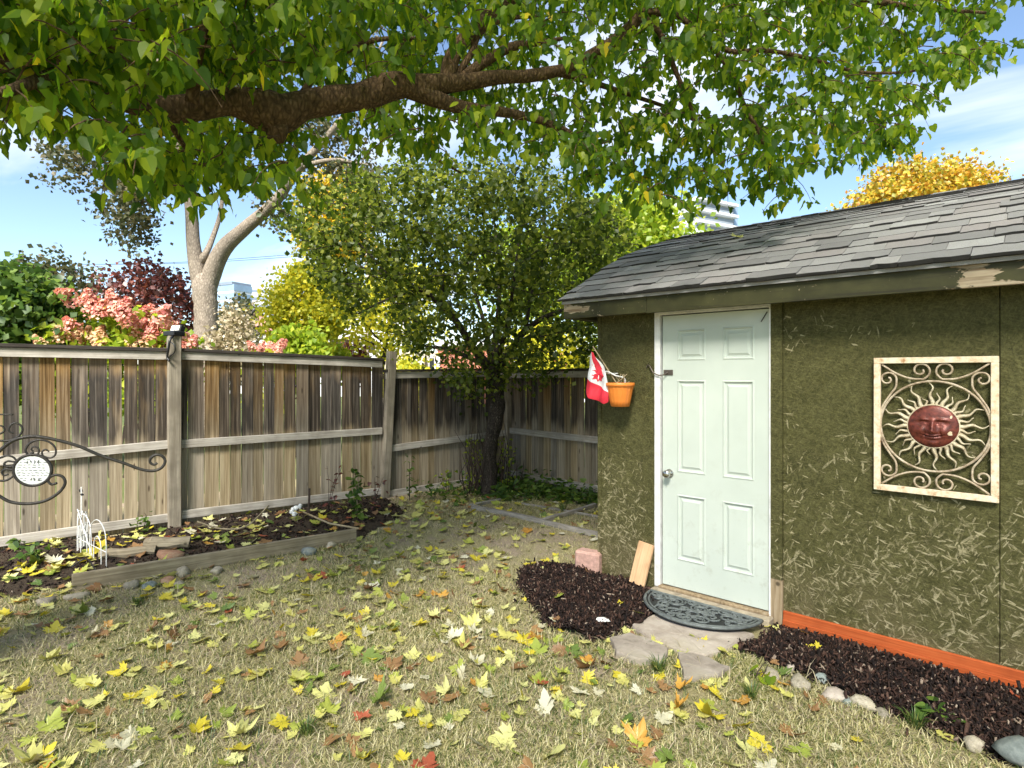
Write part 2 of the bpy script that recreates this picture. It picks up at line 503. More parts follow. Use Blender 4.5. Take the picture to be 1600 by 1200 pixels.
def stone_mat(name, ramp_, sc1=6, bump=0.4):
    n = NT(name); v = n.coord(); r_ = n.objrand()
    z = n.noise(n.mapv(v, (1, 1, 1), loc=(0, 0, 0)), sc1, 6, 0.7)
    c = n.ramp(z, ramp_)
    w = n.mr(n.noise(v, sc1 * 0.5, 3, 0.5), 0.5, 0.7, 0, 0.4)
    c = n.mix(w, c, (0.30, 0.26, 0.17))
    hs = n.n('ShaderNodeHueSaturation'); n.l(c, hs.inputs['Color'])
    n.l(n.mr(r_, 0, 1, 0.75, 1.2), hs.inputs['Value'])
    n.bump(z, bump, 0.008)
    M[name] = n.fin(hs.outputs[0], 0.85, spec=0.25)
stone_mat('flagstone', [(0.25, (0.20, 0.16, 0.13)), (0.5, (0.40, 0.34, 0.29)), (0.75, (0.54, 0.48, 0.42))], 5)
stone_mat('cobble', [(0.25, (0.17, 0.145, 0.105)), (0.5, (0.35, 0.305, 0.235)), (0.75, (0.50, 0.45, 0.36))], 30, 0.6)
stone_mat('blue_cobble', [(0.25, (0.10, 0.115, 0.11)), (0.5, (0.19, 0.215, 0.205)), (0.75, (0.29, 0.32, 0.30))], 30, 0.5)
stone_mat('red_cobble', [(0.25, (0.18, 0.09, 0.055)), (0.5, (0.36, 0.20, 0.125)), (0.75, (0.48, 0.31, 0.21))], 30, 0.6)

def shingle_mat():
    n = NT('asphalt_shingle'); g = n.n('ShaderNodeNewGeometry').outputs['Position']
    r_ = n.math('FRACT', n.math('ADD', n.math('MULTIPLY', n.objrand(), 7.31), n.island()))
    base = n.ramp(r_, [(0.0, (0.20, 0.19, 0.188)), (0.3, (0.28, 0.268, 0.264)), (0.55, (0.34, 0.328, 0.32)), (0.75, (0.30, 0.268, 0.26)), (1.0, (0.42, 0.41, 0.40))])
    gr = n.noise(g, 320, 2, 0.6); bl = n.noise(g, 7, 4, 0.6)
    c = n.mix(n.mr(gr, 0.35, 0.7, 0.0, 0.5), base, (0.08, 0.075, 0.072))
    c = n.mix(n.mr(gr, 0.62, 0.72, 0, 0.5), c, (0.40, 0.38, 0.36))
    c = n.mix(n.mr(bl, 0.4, 0.75, 0, 0.35), c, (0.23, 0.215, 0.21))
    n.bump(gr, 0.5, 0.003)
    M['asphalt_shingle'] = n.fin(c, 0.9, spec=0.25)
shingle_mat()
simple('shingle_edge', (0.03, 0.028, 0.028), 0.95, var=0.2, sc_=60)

def bark(name, a, b, c_, sc1=1.0, st=0.8):
    n = NT(name); v = n.coord()
    w = n.noise(v, 3 * sc1, 3, 0.5)
    q = n.mapv(v, (26 * sc1, 26 * sc1, 12 * sc1))
    z = n.noise(q, 1.0, 6, 0.7, 0.8)
    p = n.voro(q, 1.6, 'DISTANCE_TO_EDGE', 'Distance')
    h = n.math('ADD', n.math('MULTIPLY', n.mr(p, 0, 0.35), 0.35), n.math('MULTIPLY', z, 1.3))
    c = n.ramp(n.math('MULTIPLY', h, 0.6), [(0.25, a), (0.55, b), (0.85, c_)])
    n.bump(h, st, 0.02)
    M[name] = n.fin(c, 0.9, spec=0.2)
bark('bark_brown', (0.030, 0.019, 0.010), (0.13, 0.080, 0.042), (0.30, 0.20, 0.115))
bark('bark_dark', (0.014, 0.011, 0.009), (0.055, 0.045, 0.035), (0.26, 0.22, 0.18), 1.5)
bark('bark_pale', (0.13, 0.105, 0.08), (0.27, 0.225, 0.175), (0.42, 0.365, 0.30), 0.6, 0.6)

def leafmat(name, stops, tr=0.45, gloss=0.06, tmul=1.5):
    n = NT(name)
    r_ = n.math('FRACT', n.math('ADD', n.math('MULTIPLY', n.objrand(), 5.77), n.island()))
    c = n.ramp(r_, stops)
    t = n.mix(1.0, c, (tmul, tmul, tmul * 0.7), 'MULTIPLY')
    M[name] = n.leafy(c, tr, gloss, t)
leafmat('leaf_big', [(0.0, (0.030, 0.068, 0.008)), (0.35, (0.070, 0.130, 0.010)), (0.7, (0.135, 0.195, 0.011)), (0.990, (0.24, 0.28, 0.015)), (0.993, (0.55, 0.40, 0.02))], 0.55, 0.012, 3.0)
leafmat('leaf_corner', [(0.0, (0.028, 0.048, 0.008)), (0.5, (0.080, 0.115, 0.014)), (0.85, (0.17, 0.20, 0.024)), (1.0, (0.32, 0.33, 0.05))], 0.45, 0.02, 2.0)
leafmat('leaf_yellowgreen', [(0.0, (0.28, 0.33, 0.035)), (0.5, (0.55, 0.54, 0.05)), (1.0, (0.74, 0.62, 0.04))], 0.42, 0.02, 1.25)
leafmat('leaf_yellow', [(0.0, (0.42, 0.36, 0.03)), (0.5, (0.65, 0.50, 0.03)), (1.0, (0.72, 0.42, 0.02))], 0.45, 0.04, 1.2)
leafmat('leaf_lime', [(0.0, (0.13, 0.21, 0.02)), (0.5, (0.26, 0.35, 0.025)), (1.0, (0.46, 0.48, 0.05))], 0.5, 0.02, 1.6)
leafmat('leaf_orange', [(0.0, (0.24, 0.26, 0.035)), (0.4, (0.48, 0.38, 0.04)), (0.8, (0.62, 0.36, 0.03)), (1.0, (0.50, 0.22, 0.03))], 0.35, 0.04, 1.2)
leafmat('leaf_red', [(0.0, (0.055, 0.022, 0.022)), (0.5, (0.15, 0.035, 0.030)), (1.0, (0.24, 0.075, 0.05))], 0.35, 0.06, 1.2)
leafmat('leaf_green', [(0.0, (0.035, 0.075, 0.018)), (0.5, (0.075, 0.14, 0.025)), (1.0, (0.17, 0.25, 0.04))], 0.4, 0.03, 1.5)
leafmat('leaf_grey', [(0.0, (0.050, 0.060, 0.030)), (0.5, (0.085, 0.095, 0.045)), (1.0, (0.16, 0.13, 0.07))], 0.35, 0.02, 1.4)
leafmat('leaf_straw', [(0.0, (0.30, 0.25, 0.16)), (0.5, (0.46, 0.39, 0.26)), (1.0, (0.60, 0.50, 0.36))], 0.3, 0.03, 1.1)
leafmat('petal_pink', [(0.0, (0.62, 0.20, 0.19)), (0.5, (0.74, 0.34, 0.28)), (1.0, (0.78, 0.52, 0.38))], 0.3, 0.02, 1.1)
leafmat('petal_peach', [(0.0, (0.66, 0.32, 0.20)), (0.5, (0.74, 0.46, 0.28)), (1.0, (0.74, 0.62, 0.36))], 0.3, 0.02, 1.1)
leafmat('grass_blades', [(0.0, (0.060, 0.105, 0.022)), (0.22, (0.15, 0.185, 0.045)), (0.36, (0.34, 0.315, 0.12)), (0.6, (0.55, 0.48, 0.24)), (1.0, (0.72, 0.65, 0.42))], 0.25, 0.03, 1.2)
leafmat('grass_green', [(0.0, (0.04, 0.085, 0.02)), (0.6, (0.09, 0.15, 0.03)), (1.0, (0.25, 0.26, 0.07))], 0.3, 0.05, 1.3)
FALL = {
    'pale yellow': [(0.0, (0.52, 0.48, 0.13)), (0.5, (0.60, 0.57, 0.17)), (1.0, (0.64, 0.62, 0.26))],
    'bright yellow': [(0.0, (0.58, 0.48, 0.035)), (1.0, (0.68, 0.56, 0.06))],
    'yellow green': [(0.0, (0.26, 0.32, 0.05)), (1.0, (0.46, 0.48, 0.09))],
    'dull green': [(0.0, (0.10, 0.16, 0.035)), (1.0, (0.20, 0.26, 0.05))],
    'brown': [(0.0, (0.22, 0.115, 0.05)), (1.0, (0.36, 0.20, 0.085))],
    'orange': [(0.0, (0.55, 0.27, 0.05)), (1.0, (0.66, 0.36, 0.07))],
    'cream': [(0.0, (0.58, 0.53, 0.36)), (1.0, (0.70, 0.66, 0.50))],
    'russet red': [(0.0, (0.34, 0.075, 0.035)), (1.0, (0.45, 0.12, 0.06))],
}
for k_, st_ in FALL.items():
    leafmat('fallen ' + k_, st_, 0.2, 0.05, 1.1)

def lawn_mat():
    n = NT('lawn_soil'); g = n.n('ShaderNodeNewGeometry').outputs['Position']
    a = n.noise(g, 2.0, 5, 0.65); b = n.noise(g, 60, 8, 0.85); d = n.noise(g, 150, 5, 0.8)
    dirt = n.ramp(b, [(0.25, (0.16, 0.12, 0.082)), (0.5, (0.36, 0.285, 0.21)), (0.78, (0.56, 0.47, 0.37))])
    thatch = n.ramp(n.math('MULTIPLY', n.math('ADD', b, d), 0.5), [(0.3, (0.15, 0.13, 0.06)), (0.5, (0.36, 0.315, 0.165)), (0.7, (0.60, 0.54, 0.34))])
    c = n.mix(n.mr(a, 0.38, 0.58), dirt, thatch)
    n.bump(b, 0.8, 0.02)
    M['lawn_soil'] = n.fin(c, 0.95, spec=0.1)
lawn_mat()
def ground_mat():
    n = NT('far_ground'); g = n.n('ShaderNodeNewGeometry').outputs['Position']
    c = n.ramp(n.noise(g, 0.4, 6, 0.7), [(0.3, (0.06, 0.085, 0.03)), (0.55, (0.11, 0.13, 0.045)), (0.75, (0.20, 0.17, 0.10))])
    M['far_ground'] = n.fin(c, 0.95, spec=0.1)
ground_mat()
def soil_mat(name, st):
    n = NT(name); g = n.n('ShaderNodeNewGeometry').outputs['Position']
    b = n.noise(g, 38, 6, 0.8)
    c = n.ramp(b, st); n.bump(b, 1.0, 0.03)
    M[name] = n.fin(c, 0.95, spec=0.15)
soil_mat('mulch_soil', [(0.3, (0.010, 0.006, 0.005)), (0.6, (0.035, 0.020, 0.015)), (0.8, (0.09, 0.05, 0.035))])
soil_mat('bed_soil', [(0.3, (0.030, 0.022, 0.016)), (0.6, (0.095, 0.07, 0.05)), (0.8, (0.22, 0.17, 0.12))])
def chip_mat():
    n = NT('mulch_chip'); r_ = n.island()
    c = n.ramp(r_, [(0.0, (0.007, 0.004, 0.004)), (0.5, (0.018, 0.010, 0.008)), (0.8, (0.050, 0.024, 0.017)), (0.95, (0.10, 0.055, 0.04)), (1.0, (0.34, 0.27, 0.21))])
    M['mulch_chip'] = n.fin(c, 0.8, spec=0.25)
chip_mat()
def brick_mat():
    n = NT('far_brick'); v = n.coord()
    br = n.n('ShaderNodeTexBrick'); n.l(n.mapv(v, (1, 1, 1), rot=(R(90), 0, 0)), br.inputs['Vector'])
    br.inputs['Color1'].default_value = (0.36, 0.085, 0.045, 1); br.inputs['Color2'].default_value = (0.46, 0.13, 0.07, 1)
    br.inputs['Mortar'].default_value = (0.42, 0.30, 0.24, 1); br.inputs['Scale'].default_value = 1.0
    br.inputs['Brick Width'].default_value = 0.24; br.inputs['Row Height'].default_value = 0.08; br.inputs['Mortar Size'].default_value = 0.008
    M['far_brick'] = n.fin(br.outputs[0], 0.9)
brick_mat()
simple('far_white', (0.66, 0.66, 0.67), 0.7, var=0.05, sc_=1)
simple('far_cream', (0.62, 0.53, 0.40), 0.7, var=0.06, sc_=1)
simple('far_roof', (0.36, 0.38, 0.41), 0.8, var=0.1, sc_=1)
simple('far_pink', (0.55, 0.27, 0.22), 0.8, var=0.1, sc_=1)
simple('tower_white', (0.60, 0.62, 0.66), 0.7, var=0.03, sc_=0.2, bump=0)  # distance haze is put into the three tower colours by keeping them pale
simple('tower_glass', (0.28, 0.38, 0.50), 0.15, 0.2, var=0.1, sc_=0.2, bump=0)
simple('tower_dark', (0.20, 0.24, 0.30), 0.3, var=0.1, sc_=0.2, bump=0)
simple('dark_glass', (0.03, 0.035, 0.04), 0.1, var=0.1)
simple('pole_wood', (0.36, 0.29, 0.25), 0.8, var=0.1, sc_=4)
simple('copper_face', (0.17, 0.038, 0.025), 0.42, 0.25, var=0.35, sc_=45, bump=0.3)
def antique(name, st):
    n = NT(name); g = n.n('ShaderNodeNewGeometry').outputs['Position']
    z = n.noise(g, 26, 5, 0.7)
    c = n.ramp(z, st); n.bump(z, 0.3, 0.002)
    M[name] = n.fin(c, 0.6, spec=0.3)
antique('frame_cream', [(0.30, (0.40, 0.20, 0.09)), (0.42, (0.66, 0.50, 0.33)), (0.6, (0.78, 0.68, 0.52))])
antique('ray_cream', [(0.28, (0.16, 0.11, 0.07)), (0.42, (0.45, 0.37, 0.25)), (0.65, (0.68, 0.60, 0.44))])
antique('scroll_cream', [(0.30, (0.14, 0.09, 0.06)), (0.45, (0.38, 0.29, 0.20)), (0.7, (0.60, 0.51, 0.39))])

# ------------------------------------------------------------------ ground
def hz(x, y):
    return 0.05 * (fbm(np.asarray(x) * 0.9 + 20, np.asarray(y) * 0.9 + 20, 3) - 0.44)
g = MB(); g.add([(-1500, -1500, -0.06), (1500, -1500, -0.06), (1500, 1500, -0.06), (-1500, 1500, -0.06)], [(0, 1, 2, 3)])
tag(g.build('ground', M['far_ground']), 'green and brown ground reaching beyond the fence', kind='structure')
nx, ny = 110, 120
xs = np.linspace(-8.6, 3.4, nx); ys = np.linspace(-4.0, 8.6, ny)
GX, GY = np.meshgrid(xs, ys)
GZ = hz(GX, GY)
ii = np.arange(nx * ny).reshape(ny, nx)
fc = np.stack([ii[:-1, :-1], ii[:-1, 1:], ii[1:, 1:], ii[1:, :-1]], -1).reshape(-1, 4)
lo = put(bpy.data.objects.new('lawn', np_mesh('lawn', np.stack([GX, GY, GZ], -1), fc, M['lawn_soil'], True)))
tag(lo, 'patchy bare lawn soil with dry thatch inside the fence', kind='structure')

# ------------------------------------------------------------------ fences
A0 = gp(-230, 905); A0 = Vector((-7.66, -1.55, 0))
P0 = Vector((-7.27, 0.89, 0)); P1 = gp(271, 822); P2 = gp(598, 776); PC = Vector((-6.23, 6.85, 0))
PB = Vector((-2.70, 6.33, 0))
PA = P1 + (P1 - P2).normalized() * 2.48
unit = {}
def unit_box(key, mat, jit=0.0):
    if key not in unit:
        b = MB().box(0, 1, -0.5, 0.5, 0, 1)
        me = bpy.data.meshes.new(key); me.from_pydata(b.v, [], b.f); me.materials.append(M[mat]); unit[key] = me
    return unit[key]
def frame_of(a, b):
    d = (b - a); d.z = 0
    return math.atan2(d.y, d.x), d.length
def fence_panel(root, a, b, tops, mids, bots, nb, z0=-0.03, gap=(0.003, 0.011), side=-1, last=0.0):
    """boards behind, rails on the yard side (side = -1: yard lies to the right hand of a->b)"""
    ang, L = frame_of(a, b)
    Rm = Matrix.Rotation(ang, 4, 'Z')
    x = 0.0; ws = []
    raw = [random.uniform(0.8, 1.2) for _ in range(nb)]
    k = L / sum(raw)
    for i, w in enumerate(raw):
        w *= k
        ga = random.uniform(*gap) if random.random() < 0.8 else random.uniform(0.010, 0.018)
        t = (x + w / 2) / L
        h = tops[0] * (1 - t) + tops[1] * t - 0.03 - z0
        me = bpy.data.meshes.new('board')
        ww = w - ga; th = 0.017
        bb = MB()
        # a slightly cupped, uneven board: 3 columns
        nseg = 4
        for q in range(nseg + 1):
            zz = h * q / nseg
            ox = random.uniform(-0.0025, 0.0025); oy = random.uniform(-0.002, 0.002)
            for (xx, yy) in ((0, th / 2), (ww / 2, th / 2 + 0.003), (ww, th / 2), (ww, -th / 2), (ww / 2, -th / 2 + 0.003), (0, -th / 2)):
                bb.v.append((xx + ox, yy + oy, zz))
        for q in range(nseg):
            for e in range(6):
                e2 = (e + 1) % 6
                bb.f.append((q * 6 + e, q * 6 + e2, (q + 1) * 6 + e2, (q + 1) * 6 + e))
        bb.f.append((5, 4, 3, 2, 1, 0)); bb.f.append(tuple(nseg * 6 + e for e in range(6)))
        me.from_pydata(bb.v, [], bb.f); me.materials.append(M['fence_board'])
        o = put(bpy.data.objects.new('board', me), root)
        p = a + Rm @ Vector((x + ga / 2, random.uniform(-0.003, 0.003), 0))
        o.location = (p.x, p.y, z0); o.rotation_euler = (random.uniform(-0.004, 0.004), random.uniform(-0.004, 0.004), ang)
        x += w
    def rail(name, za, zb, hh, y0, y1, mat, ins=0.03):
        bb = MB(); x0, x1 = ins, L - ins
        P = []
        for xx, zz in ((x0, za), (x1, zb)):
            for yy in (y0, y1):
                for dz in (-hh / 2, hh / 2): P.append((xx, yy * side * -1, zz + dz))
        bb.add(P, [(0, 1, 3, 2), (4, 6, 7, 5), (0, 4, 5, 1), (2, 3, 7, 6), (0, 2, 6, 4), (1, 5, 7, 3)])
        o = bb.build(name, M[mat], root, bevel=0.003)
        o.location = (a.x, a.y, 0); o.rotation_euler = (0, 0, ang)
        return o
    s = -1
    rail('top_rail', tops[0] - 0.075, tops[1] - 0.075, 0.088, s * 0.014, s * 0.054, 'fence_rail')
    rail('middle_rail', mids[0], mids[1], 0.088, s * 0.014, s * 0.054, 'fence_rail')
    rail('bottom_rail', bots[0], bots[1], 0.088, s * 0.014, s * 0.054, 'fence_rail')
    rail('cap_rail', tops[0] - 0.012, tops[1] - 0.012, 0.034, 0.045, s * 0.075, 'fence_cap', 0.02)
def post(root, p, h, ang, lean=0.0, w=0.10):
    n_ = 5; bb = MB()
    for q in range(n_ + 1):
        z = h * q / n_; c = w / 2; b_ = 0.008
        for (xx, yy) in ((c, c - b_), (c - b_, c), (-c + b_, c), (-c, c - b_), (-c, -c + b_), (-c + b_, -c), (c - b_, -c), (c, -c + b_)):
            bb.v.append((xx + random.uniform(-.001, .001), yy + random.uniform(-.001, .001), z))
    for q in range(n_):
        for e in range(8):
            e2 = (e + 1) % 8
            bb.f.append((q * 8 + e, q * 8 + e2, (q + 1) * 8 + e2, (q + 1) * 8 + e))
    bb.f.append(tuple(n_ * 8 + e for e in range(8)))
    o = bb.build('post', M['fence_post'], root)
    o.location = (p.x, p.y, -0.05); o.rotation_euler = (0, lean, ang)
    return o
fl = empty('board_fence', (0, 0, 0), 'long weathered board fence behind the raised garden bed', 'fence')
fence_panel(fl, PA, P1, (1.93, 1.915), (0.80, 0.892), (0.075, 0.105), 18)
fence_panel(fl, P1, P2, (1.92, 1.85), (0.886, 0.887), (0.12, 0.088), 18)
fence_panel(fl, P2, PC, (1.70, 1.735), (0.64, 0.735), (0.035, 0.055), 17, gap=(0.002, 0.006))
PZ = PA + (PA - P1).normalized() * 2.44
fence_panel(fl, PZ, PA, (1.95, 1.93), (0.80, 0.80), (0.075, 0.075), 18)
angL = frame_of(P1, P2)[0]
inw = Vector((math.sin(angL), -math.cos(angL), 0))
post(fl, P1 + inw * 0.045, 2.10, angL, 0.0, 0.125)
post(fl, P2 + inw * 0.045, 2.0, angL, 0.055, 0.11)
post(fl, PA + inw * 0.045, 2.02, angL); post(fl, PZ + inw * 0.045, 2.02, angL)
fb = empty('board_fence', (0, 0, 0), 'board fence with bright gaps running from the corner tree to the shed', 'fence')
fence_panel(fb, PC, PB, (1.70, 1.74), (0.766, 0.775), (0.10, 0.15), 26, gap=(0.006, 0.016))
angB = frame_of(PC, PB)[0]
inb = Vector((math.sin(angB), -math.cos(angB), 0))
post(fb, PC + inb * 0.06 + Vector((0.03, 0, 0)), 1.78, angB)

# solar light on the tall post
pl = P1 + inw * 0.045
sl = empty('solar_light', (pl.x, pl.y, 2.052), 'small black solar light with two pale panels on the fence post', 'lamp', rz=angL - R(62))
MB().box(-0.085, 0.085, -0.07, 0.07, 0.0, 0.05).build('base', M['black_plastic'], sl, bevel=0.008)
hd = MB().box(-0.075, 0.075, -0.012, 0.05, 0.05, 0.125, Matrix.Rotation(R(-18), 4, 'X')).build('head', M['black_plastic'], sl, bevel=0.006)
for sx in (-1, 1):
    MB().box(sx * 0.034 - 0.030, sx * 0.034 + 0.030, -0.0165, -0.0125, 0.060, 0.116, Matrix.Rotation(R(-18), 4, 'X')).build('light_panel', M['led_panel'], sl)
MB().tube(catmull([(0.05, -0.05, 0.0), (0.07, -0.10, -0.05), (0.06, -0.11, -0.14), (0.03, -0.10, -0.23), (0.06, -0.10, -0.27)], 6), 0.012, 8).build('bracket', M['black_plastic'], sl, True)
MB().tube(catmull([(0.06, -0.10, -0.06), (0.13, -0.09, -0.11), (0.11, -0.08, -0.18), (0.05, -0.09, -0.22)], 6), 0.006, 6).build('cable', M['black_plastic'], sl, True)

# ------------------------------------------------------------------ shed
SV = 4.04            # front wall plane
SX0, SX1 = -2.69, 2.2
EV, EZ = 3.79, 2.235   # eave edge
prof_ctrl = [(EV, EZ), (4.25, 2.472), (4.72, 2.700), (5.3, 2.915), (6.0, 3.130)]
prof = catmull([Vector((0, v, z)) for v, z in prof_ctrl], 10)
shed = empty('garden_shed', (SX0, SV, 0), 'olive strand board shed with white door and grey shingle roof', 'shed')
shed_inv = Matrix.Translation(Vector((-SX0, -SV, 0)))
def sb(mb, name, mat, parent=None, **kw):
    """build in world coordinates under the shed (or under a part placed at the shed's own origin)"""
    mb.v = [(x - SX0, y - SV, z) for (x, y, z) in mb.v] if parent is None or parent.parent is shed or parent is shed else mb.v
    return mb.build(name, M[mat], parent or shed, **kw)
DL, DR = -2.113, -1.340       # door leaf
DB, DT = 0.075, 2.075
U = lambda px: wallp(px, 600, SV).x
sb(MB().box(SX0, DL - 0.07, SV, SV + 0.03, -0.03, 2.33), 'wall_panel', 'strand_board')
sb(MB().box(DR + 0.085, -0.168, SV, SV + 0.03, -0.03, 2.33), 'wall_panel', 'strand_board')
sb(MB().box(-0.164, 1.05, SV, SV + 0.03, -0.03, 2.33), 'wall_panel', 'strand_board')
sb(MB().box(1.054, SX1, SV, SV + 0.03, -0.03, 2.33), 'wall_panel', 'strand_board')
sb(MB().box(DL - 0.07, DR + 0.085, SV + 0.003, SV + 0.03, DT + 0.045, 2.33), 'wall_panel', 'strand_board')
# gable walls follow the roof
prof2 = [(p.y, p.z) for p in prof] + [(12.0 - p.y, p.z) for p in reversed(prof[:-1])]
for xx in (SX0, SX1 - 0.03):
    pl_ = [(v, z - 0.05) for v, z in prof2 if SV <= v <= 7.96]
    ring = [(SV + 0.03, -0.03)] + [(max(v, SV + 0.03), z) for v, z in pl_] + [(7.96, -0.03)]
    n_ = len(ring)
    mb = MB(); mb.add([(xx, v, z) for v, z in ring] + [(xx + 0.03, v, z) for v, z in ring],
        [tuple(range(n_)), tuple(reversed(range(n_, 2 * n_)))] + [(i, (i + 1) % n_, n_ + (i + 1) % n_, n_ + i) for i in range(n_)])
    sb(mb, 'gable_wall', 'strand_board')
sb(MB().box(SX0 + 0.03, SX1 - 0.03, 7.93, 7.96, -0.03, 2.33), 'wall_panel', 'strand_board')
# trim: batten left of the door, bare post right of it, strips
sb(MB().box(DL - 0.145, DL - 0.062, SV - 0.018, SV - 0.001, 0.0, 2.16, jit=0.002), 'trim_board', 'strand_trim')
sb(MB().box(DR + 0.012, DR + 0.084, SV - 0.020, SV + 0.02, 0.30, 2.16, jit=0.002), 'trim_board', 'strand_trim')
sb(MB().box(DR + 0.010, DR + 0.086, SV - 0.022, SV + 0.02, 0.0, 0.298, jit=0.003), 'trim_board', 'bare_trim')
sb(MB().box(SX0 - 0.004, SX0 + 0.03, SV - 0.006, SV - 0.001, 0.0, 2.2, jit=0.001), 'corner_trim', 'strand_trim')
# door frame
df = sb(MB().box(DL - 0.058, DL - 0.012, SV - 0.030, SV + 0.03, 0.05, DT + 0.04), 'door_frame', 'white_frame', bevel=0.004)
sb(MB().box(DL - 0.012, DR + 0.012, SV - 0.030, SV + 0.03, DT + 0.008, DT + 0.04), 'door_frame', 'white_frame', bevel=0.004)
sb(MB().box(DR + 0.002, DR + 0.012, SV - 0.024, SV + 0.03, 0.05, DT + 0.008), 'door_frame', 'white_frame')
sb(MB().box(DL - 0.012, DL, SV + 0.012, SV + 0.05, 0.05, DT + 0.008), 'door_frame', 'dark_gap')
sb(MB().box(DL - 0.01, DR + 0.01, SV + 0.035, SV + 0.05, 0.045, DT + 0.008), 'door_frame', 'dark_gap')
# door leaf with six moulded panels
DF = SV - 0.006      # front face
W_ = DR - DL; H_ = DT - DB
pcols = [(0.115, 0.335), (0.455, 0.675)]
prow_raw = [(0.20, 0.685), (0.845, 1.525), (1.665, 1.895)]
rects = [(DL + a, DL + b, DB + c, DB + d) for (c, d) in prow_raw for (a, b) in pcols]
xb = sorted({DL, DR} | {r_[0] for r_ in rects} | {r_[1] for r_ in rects})
zb = sorted({DB, DT} | {r_[2] for r_ in rects} | {r_[3] for r_ in rects})
mb = MB()
for i in range(len(xb) - 1):
    for j in range(len(zb) - 1):
        cx, cz = (xb[i] + xb[i + 1]) / 2, (zb[j] + zb[j + 1]) / 2
        if any(r_[0] < cx < r_[1] and r_[2] < cz < r_[3] for r_ in rects): continue
        mb.add([(xb[i], DF, zb[j]), (xb[i + 1], DF, zb[j]), (xb[i + 1], DF, zb[j + 1]), (xb[i], DF, zb[j + 1])], [(0, 1, 2, 3)])
mb.add([(DL, DF, DB), (DR, DF, DB), (DR, DF, DT), (DL, DF, DT), (DL, DF + 0.035, DB), (DR, DF + 0.035, DB), (DR, DF + 0.035, DT), (DL, DF + 0.035, DT)],
       [(0, 4, 5, 1), (1, 5, 6, 2), (2, 6, 7, 3), (3, 7, 4, 0), (4, 7, 6, 5)])
door = sb(mb, 'door', 'door_paint')
for (x0, x1, z0, z1) in rects:
    mb = MB(); prev = None
    steps = [(0.0, 0.0), (0.010, -0.004), (0.018, 0.009), (0.030, 0.010), (0.048, 0.001), (0.054, 0.0015)]
    for (ins, dep) in steps:
        ring = [(x0 + ins, DF + dep, z0 + ins), (x1 - ins, DF + dep, z0 + ins), (x1 - ins, DF + dep, z1 - ins), (x0 + ins, DF + dep, z1 - ins)]
        b = len(mb.v); mb.v += ring
        if prev is not None:
            for e in range(4): mb.f.append((prev + e, prev + (e + 1) % 4, b + (e + 1) % 4, b + e))
        prev = b
    mb.f.append((prev, prev + 1, prev + 2, prev + 3))
    sb(mb, 'door_panel', 'door_paint', door)
# knob, hasp with a bit of chain, small closer at the top
kn = MB().lathe([(0.0, 0.0), (0.030, 0.0), (0.032, 0.006), (0.013, 0.010), (0.012, 0.030), (0.024, 0.040), (0.029, 0.052), (0.026, 0.066), (0.012, 0.072), (0.0, 0.072)], n=20)
kp = wallp(1046, 739, SV)
Mk = Matrix.Translation((DL + 0.058, DF, kp.z)) @ Matrix.Rotation(R(90), 4, 'X')
kn.v = [tuple(Mk @ Vector(p)) for p in kn.v]
sb(kn, 'knob', 'steel', door, smooth=True)
hp = wallp(1046, 582, SV)
sb(MB().box(DL + 0.010, DL + 0.085, DF - 0.008, DF - 0.001, hp.z - 0.02, hp.z + 0.02), 'hasp', 'old_metal', door, bevel=0.002)
sb(MB().tube(catmull([(DL + 0.05, DF - 0.014, hp.z), (DL - 0.0, DF - 0.035, hp.z - 0.022), (DL - 0.055, DF - 0.04, hp.z + 0.0), (DL - 0.09, DF - 0.035, hp.z + 0.05), (DL - 0.115, DF - 0.02, hp.z + 0.055), (DL - 0.125, DF - 0.02, hp.z + 0.035)], 6), 0.0045, 6), 'hasp_chain', 'old_metal', door, smooth=True)
sb(MB().tube([(DR - 0.012, DF - 0.010, DT - 0.02), (DR - 0.05, DF - 0.014, DT - 0.085)], 0.0035, 6), 'closer_arm', 'iron', door)
# sill and orange base board
sb(MB().box(DL - 0.06, DR + 0.03, SV - 0.115, SV + 0.03, -0.03, 0.048, jit=0.003), 'door_sill', 'sill_concrete', bevel=0.008)
sb(MB().box(DL - 0.02, DR + 0.005, SV - 0.040, SV + 0.034, 0.0485, 0.066), 'door_sill', 'bare_trim', bevel=0.003)
sb(MB().box(DR + 0.088, 0.35, SV - 0.022, SV - 0.001, -0.02, 0.105, jit=0.001), 'base_board', 'orange_board', bevel=0.004)
sb(MB().box(0.354, SX1, SV - 0.020, SV - 0.001, -0.02, 0.10), 'base_board', 'orange_board', bevel=0.004)
sb(MB().box(DR + 0.088, 0.35, SV - 0.030, SV - 0.0225, -0.02, 0.052, jit=0.001), 'base_board', 'orange_board', bevel=0.003)
# roof deck
RX0, RX1 = -2.875, 2.4
def roof_pt(s):
    i = min(int(s * (len(prof) - 1)), len(prof) - 2); t = s * (len(prof) - 1) - i
    return prof[i].lerp(prof[i + 1], t)
mb = MB()
cross = [(p.y, p.z) for p in prof] + [(12.0 - p.y, p.z) for p in reversed(prof[:-1])]
n_ = len(cross)
for xx in (RX0, RX1):
    for dz in (-0.012, -0.034): mb.v += [(xx, v, z + dz) for v, z in cross]
for i in range(n_ - 1):
    mb.f.append((i, i + 1, 2 * n_ + i + 1, 2 * n_ + i))
    mb.f.append((n_ + i, 3 * n_ + i, 3 * n_ + i + 1, n_ + i + 1))
    mb.f.append((i, n_ + i, n_ + i + 1, i + 1)); mb.f.append((2 * n_ + i, 2 * n_ + i + 1, 3 * n_ + i + 1, 3 * n_ + i))
mb.f.append((0, 2 * n_, 3 * n_, n_)); mb.f.append((n_ - 1, 2 * n_ - 1, 4 * n_ - 1, 3 * n_ - 1))
roof = sb(mb, 'roof', 'asphalt_shingle')
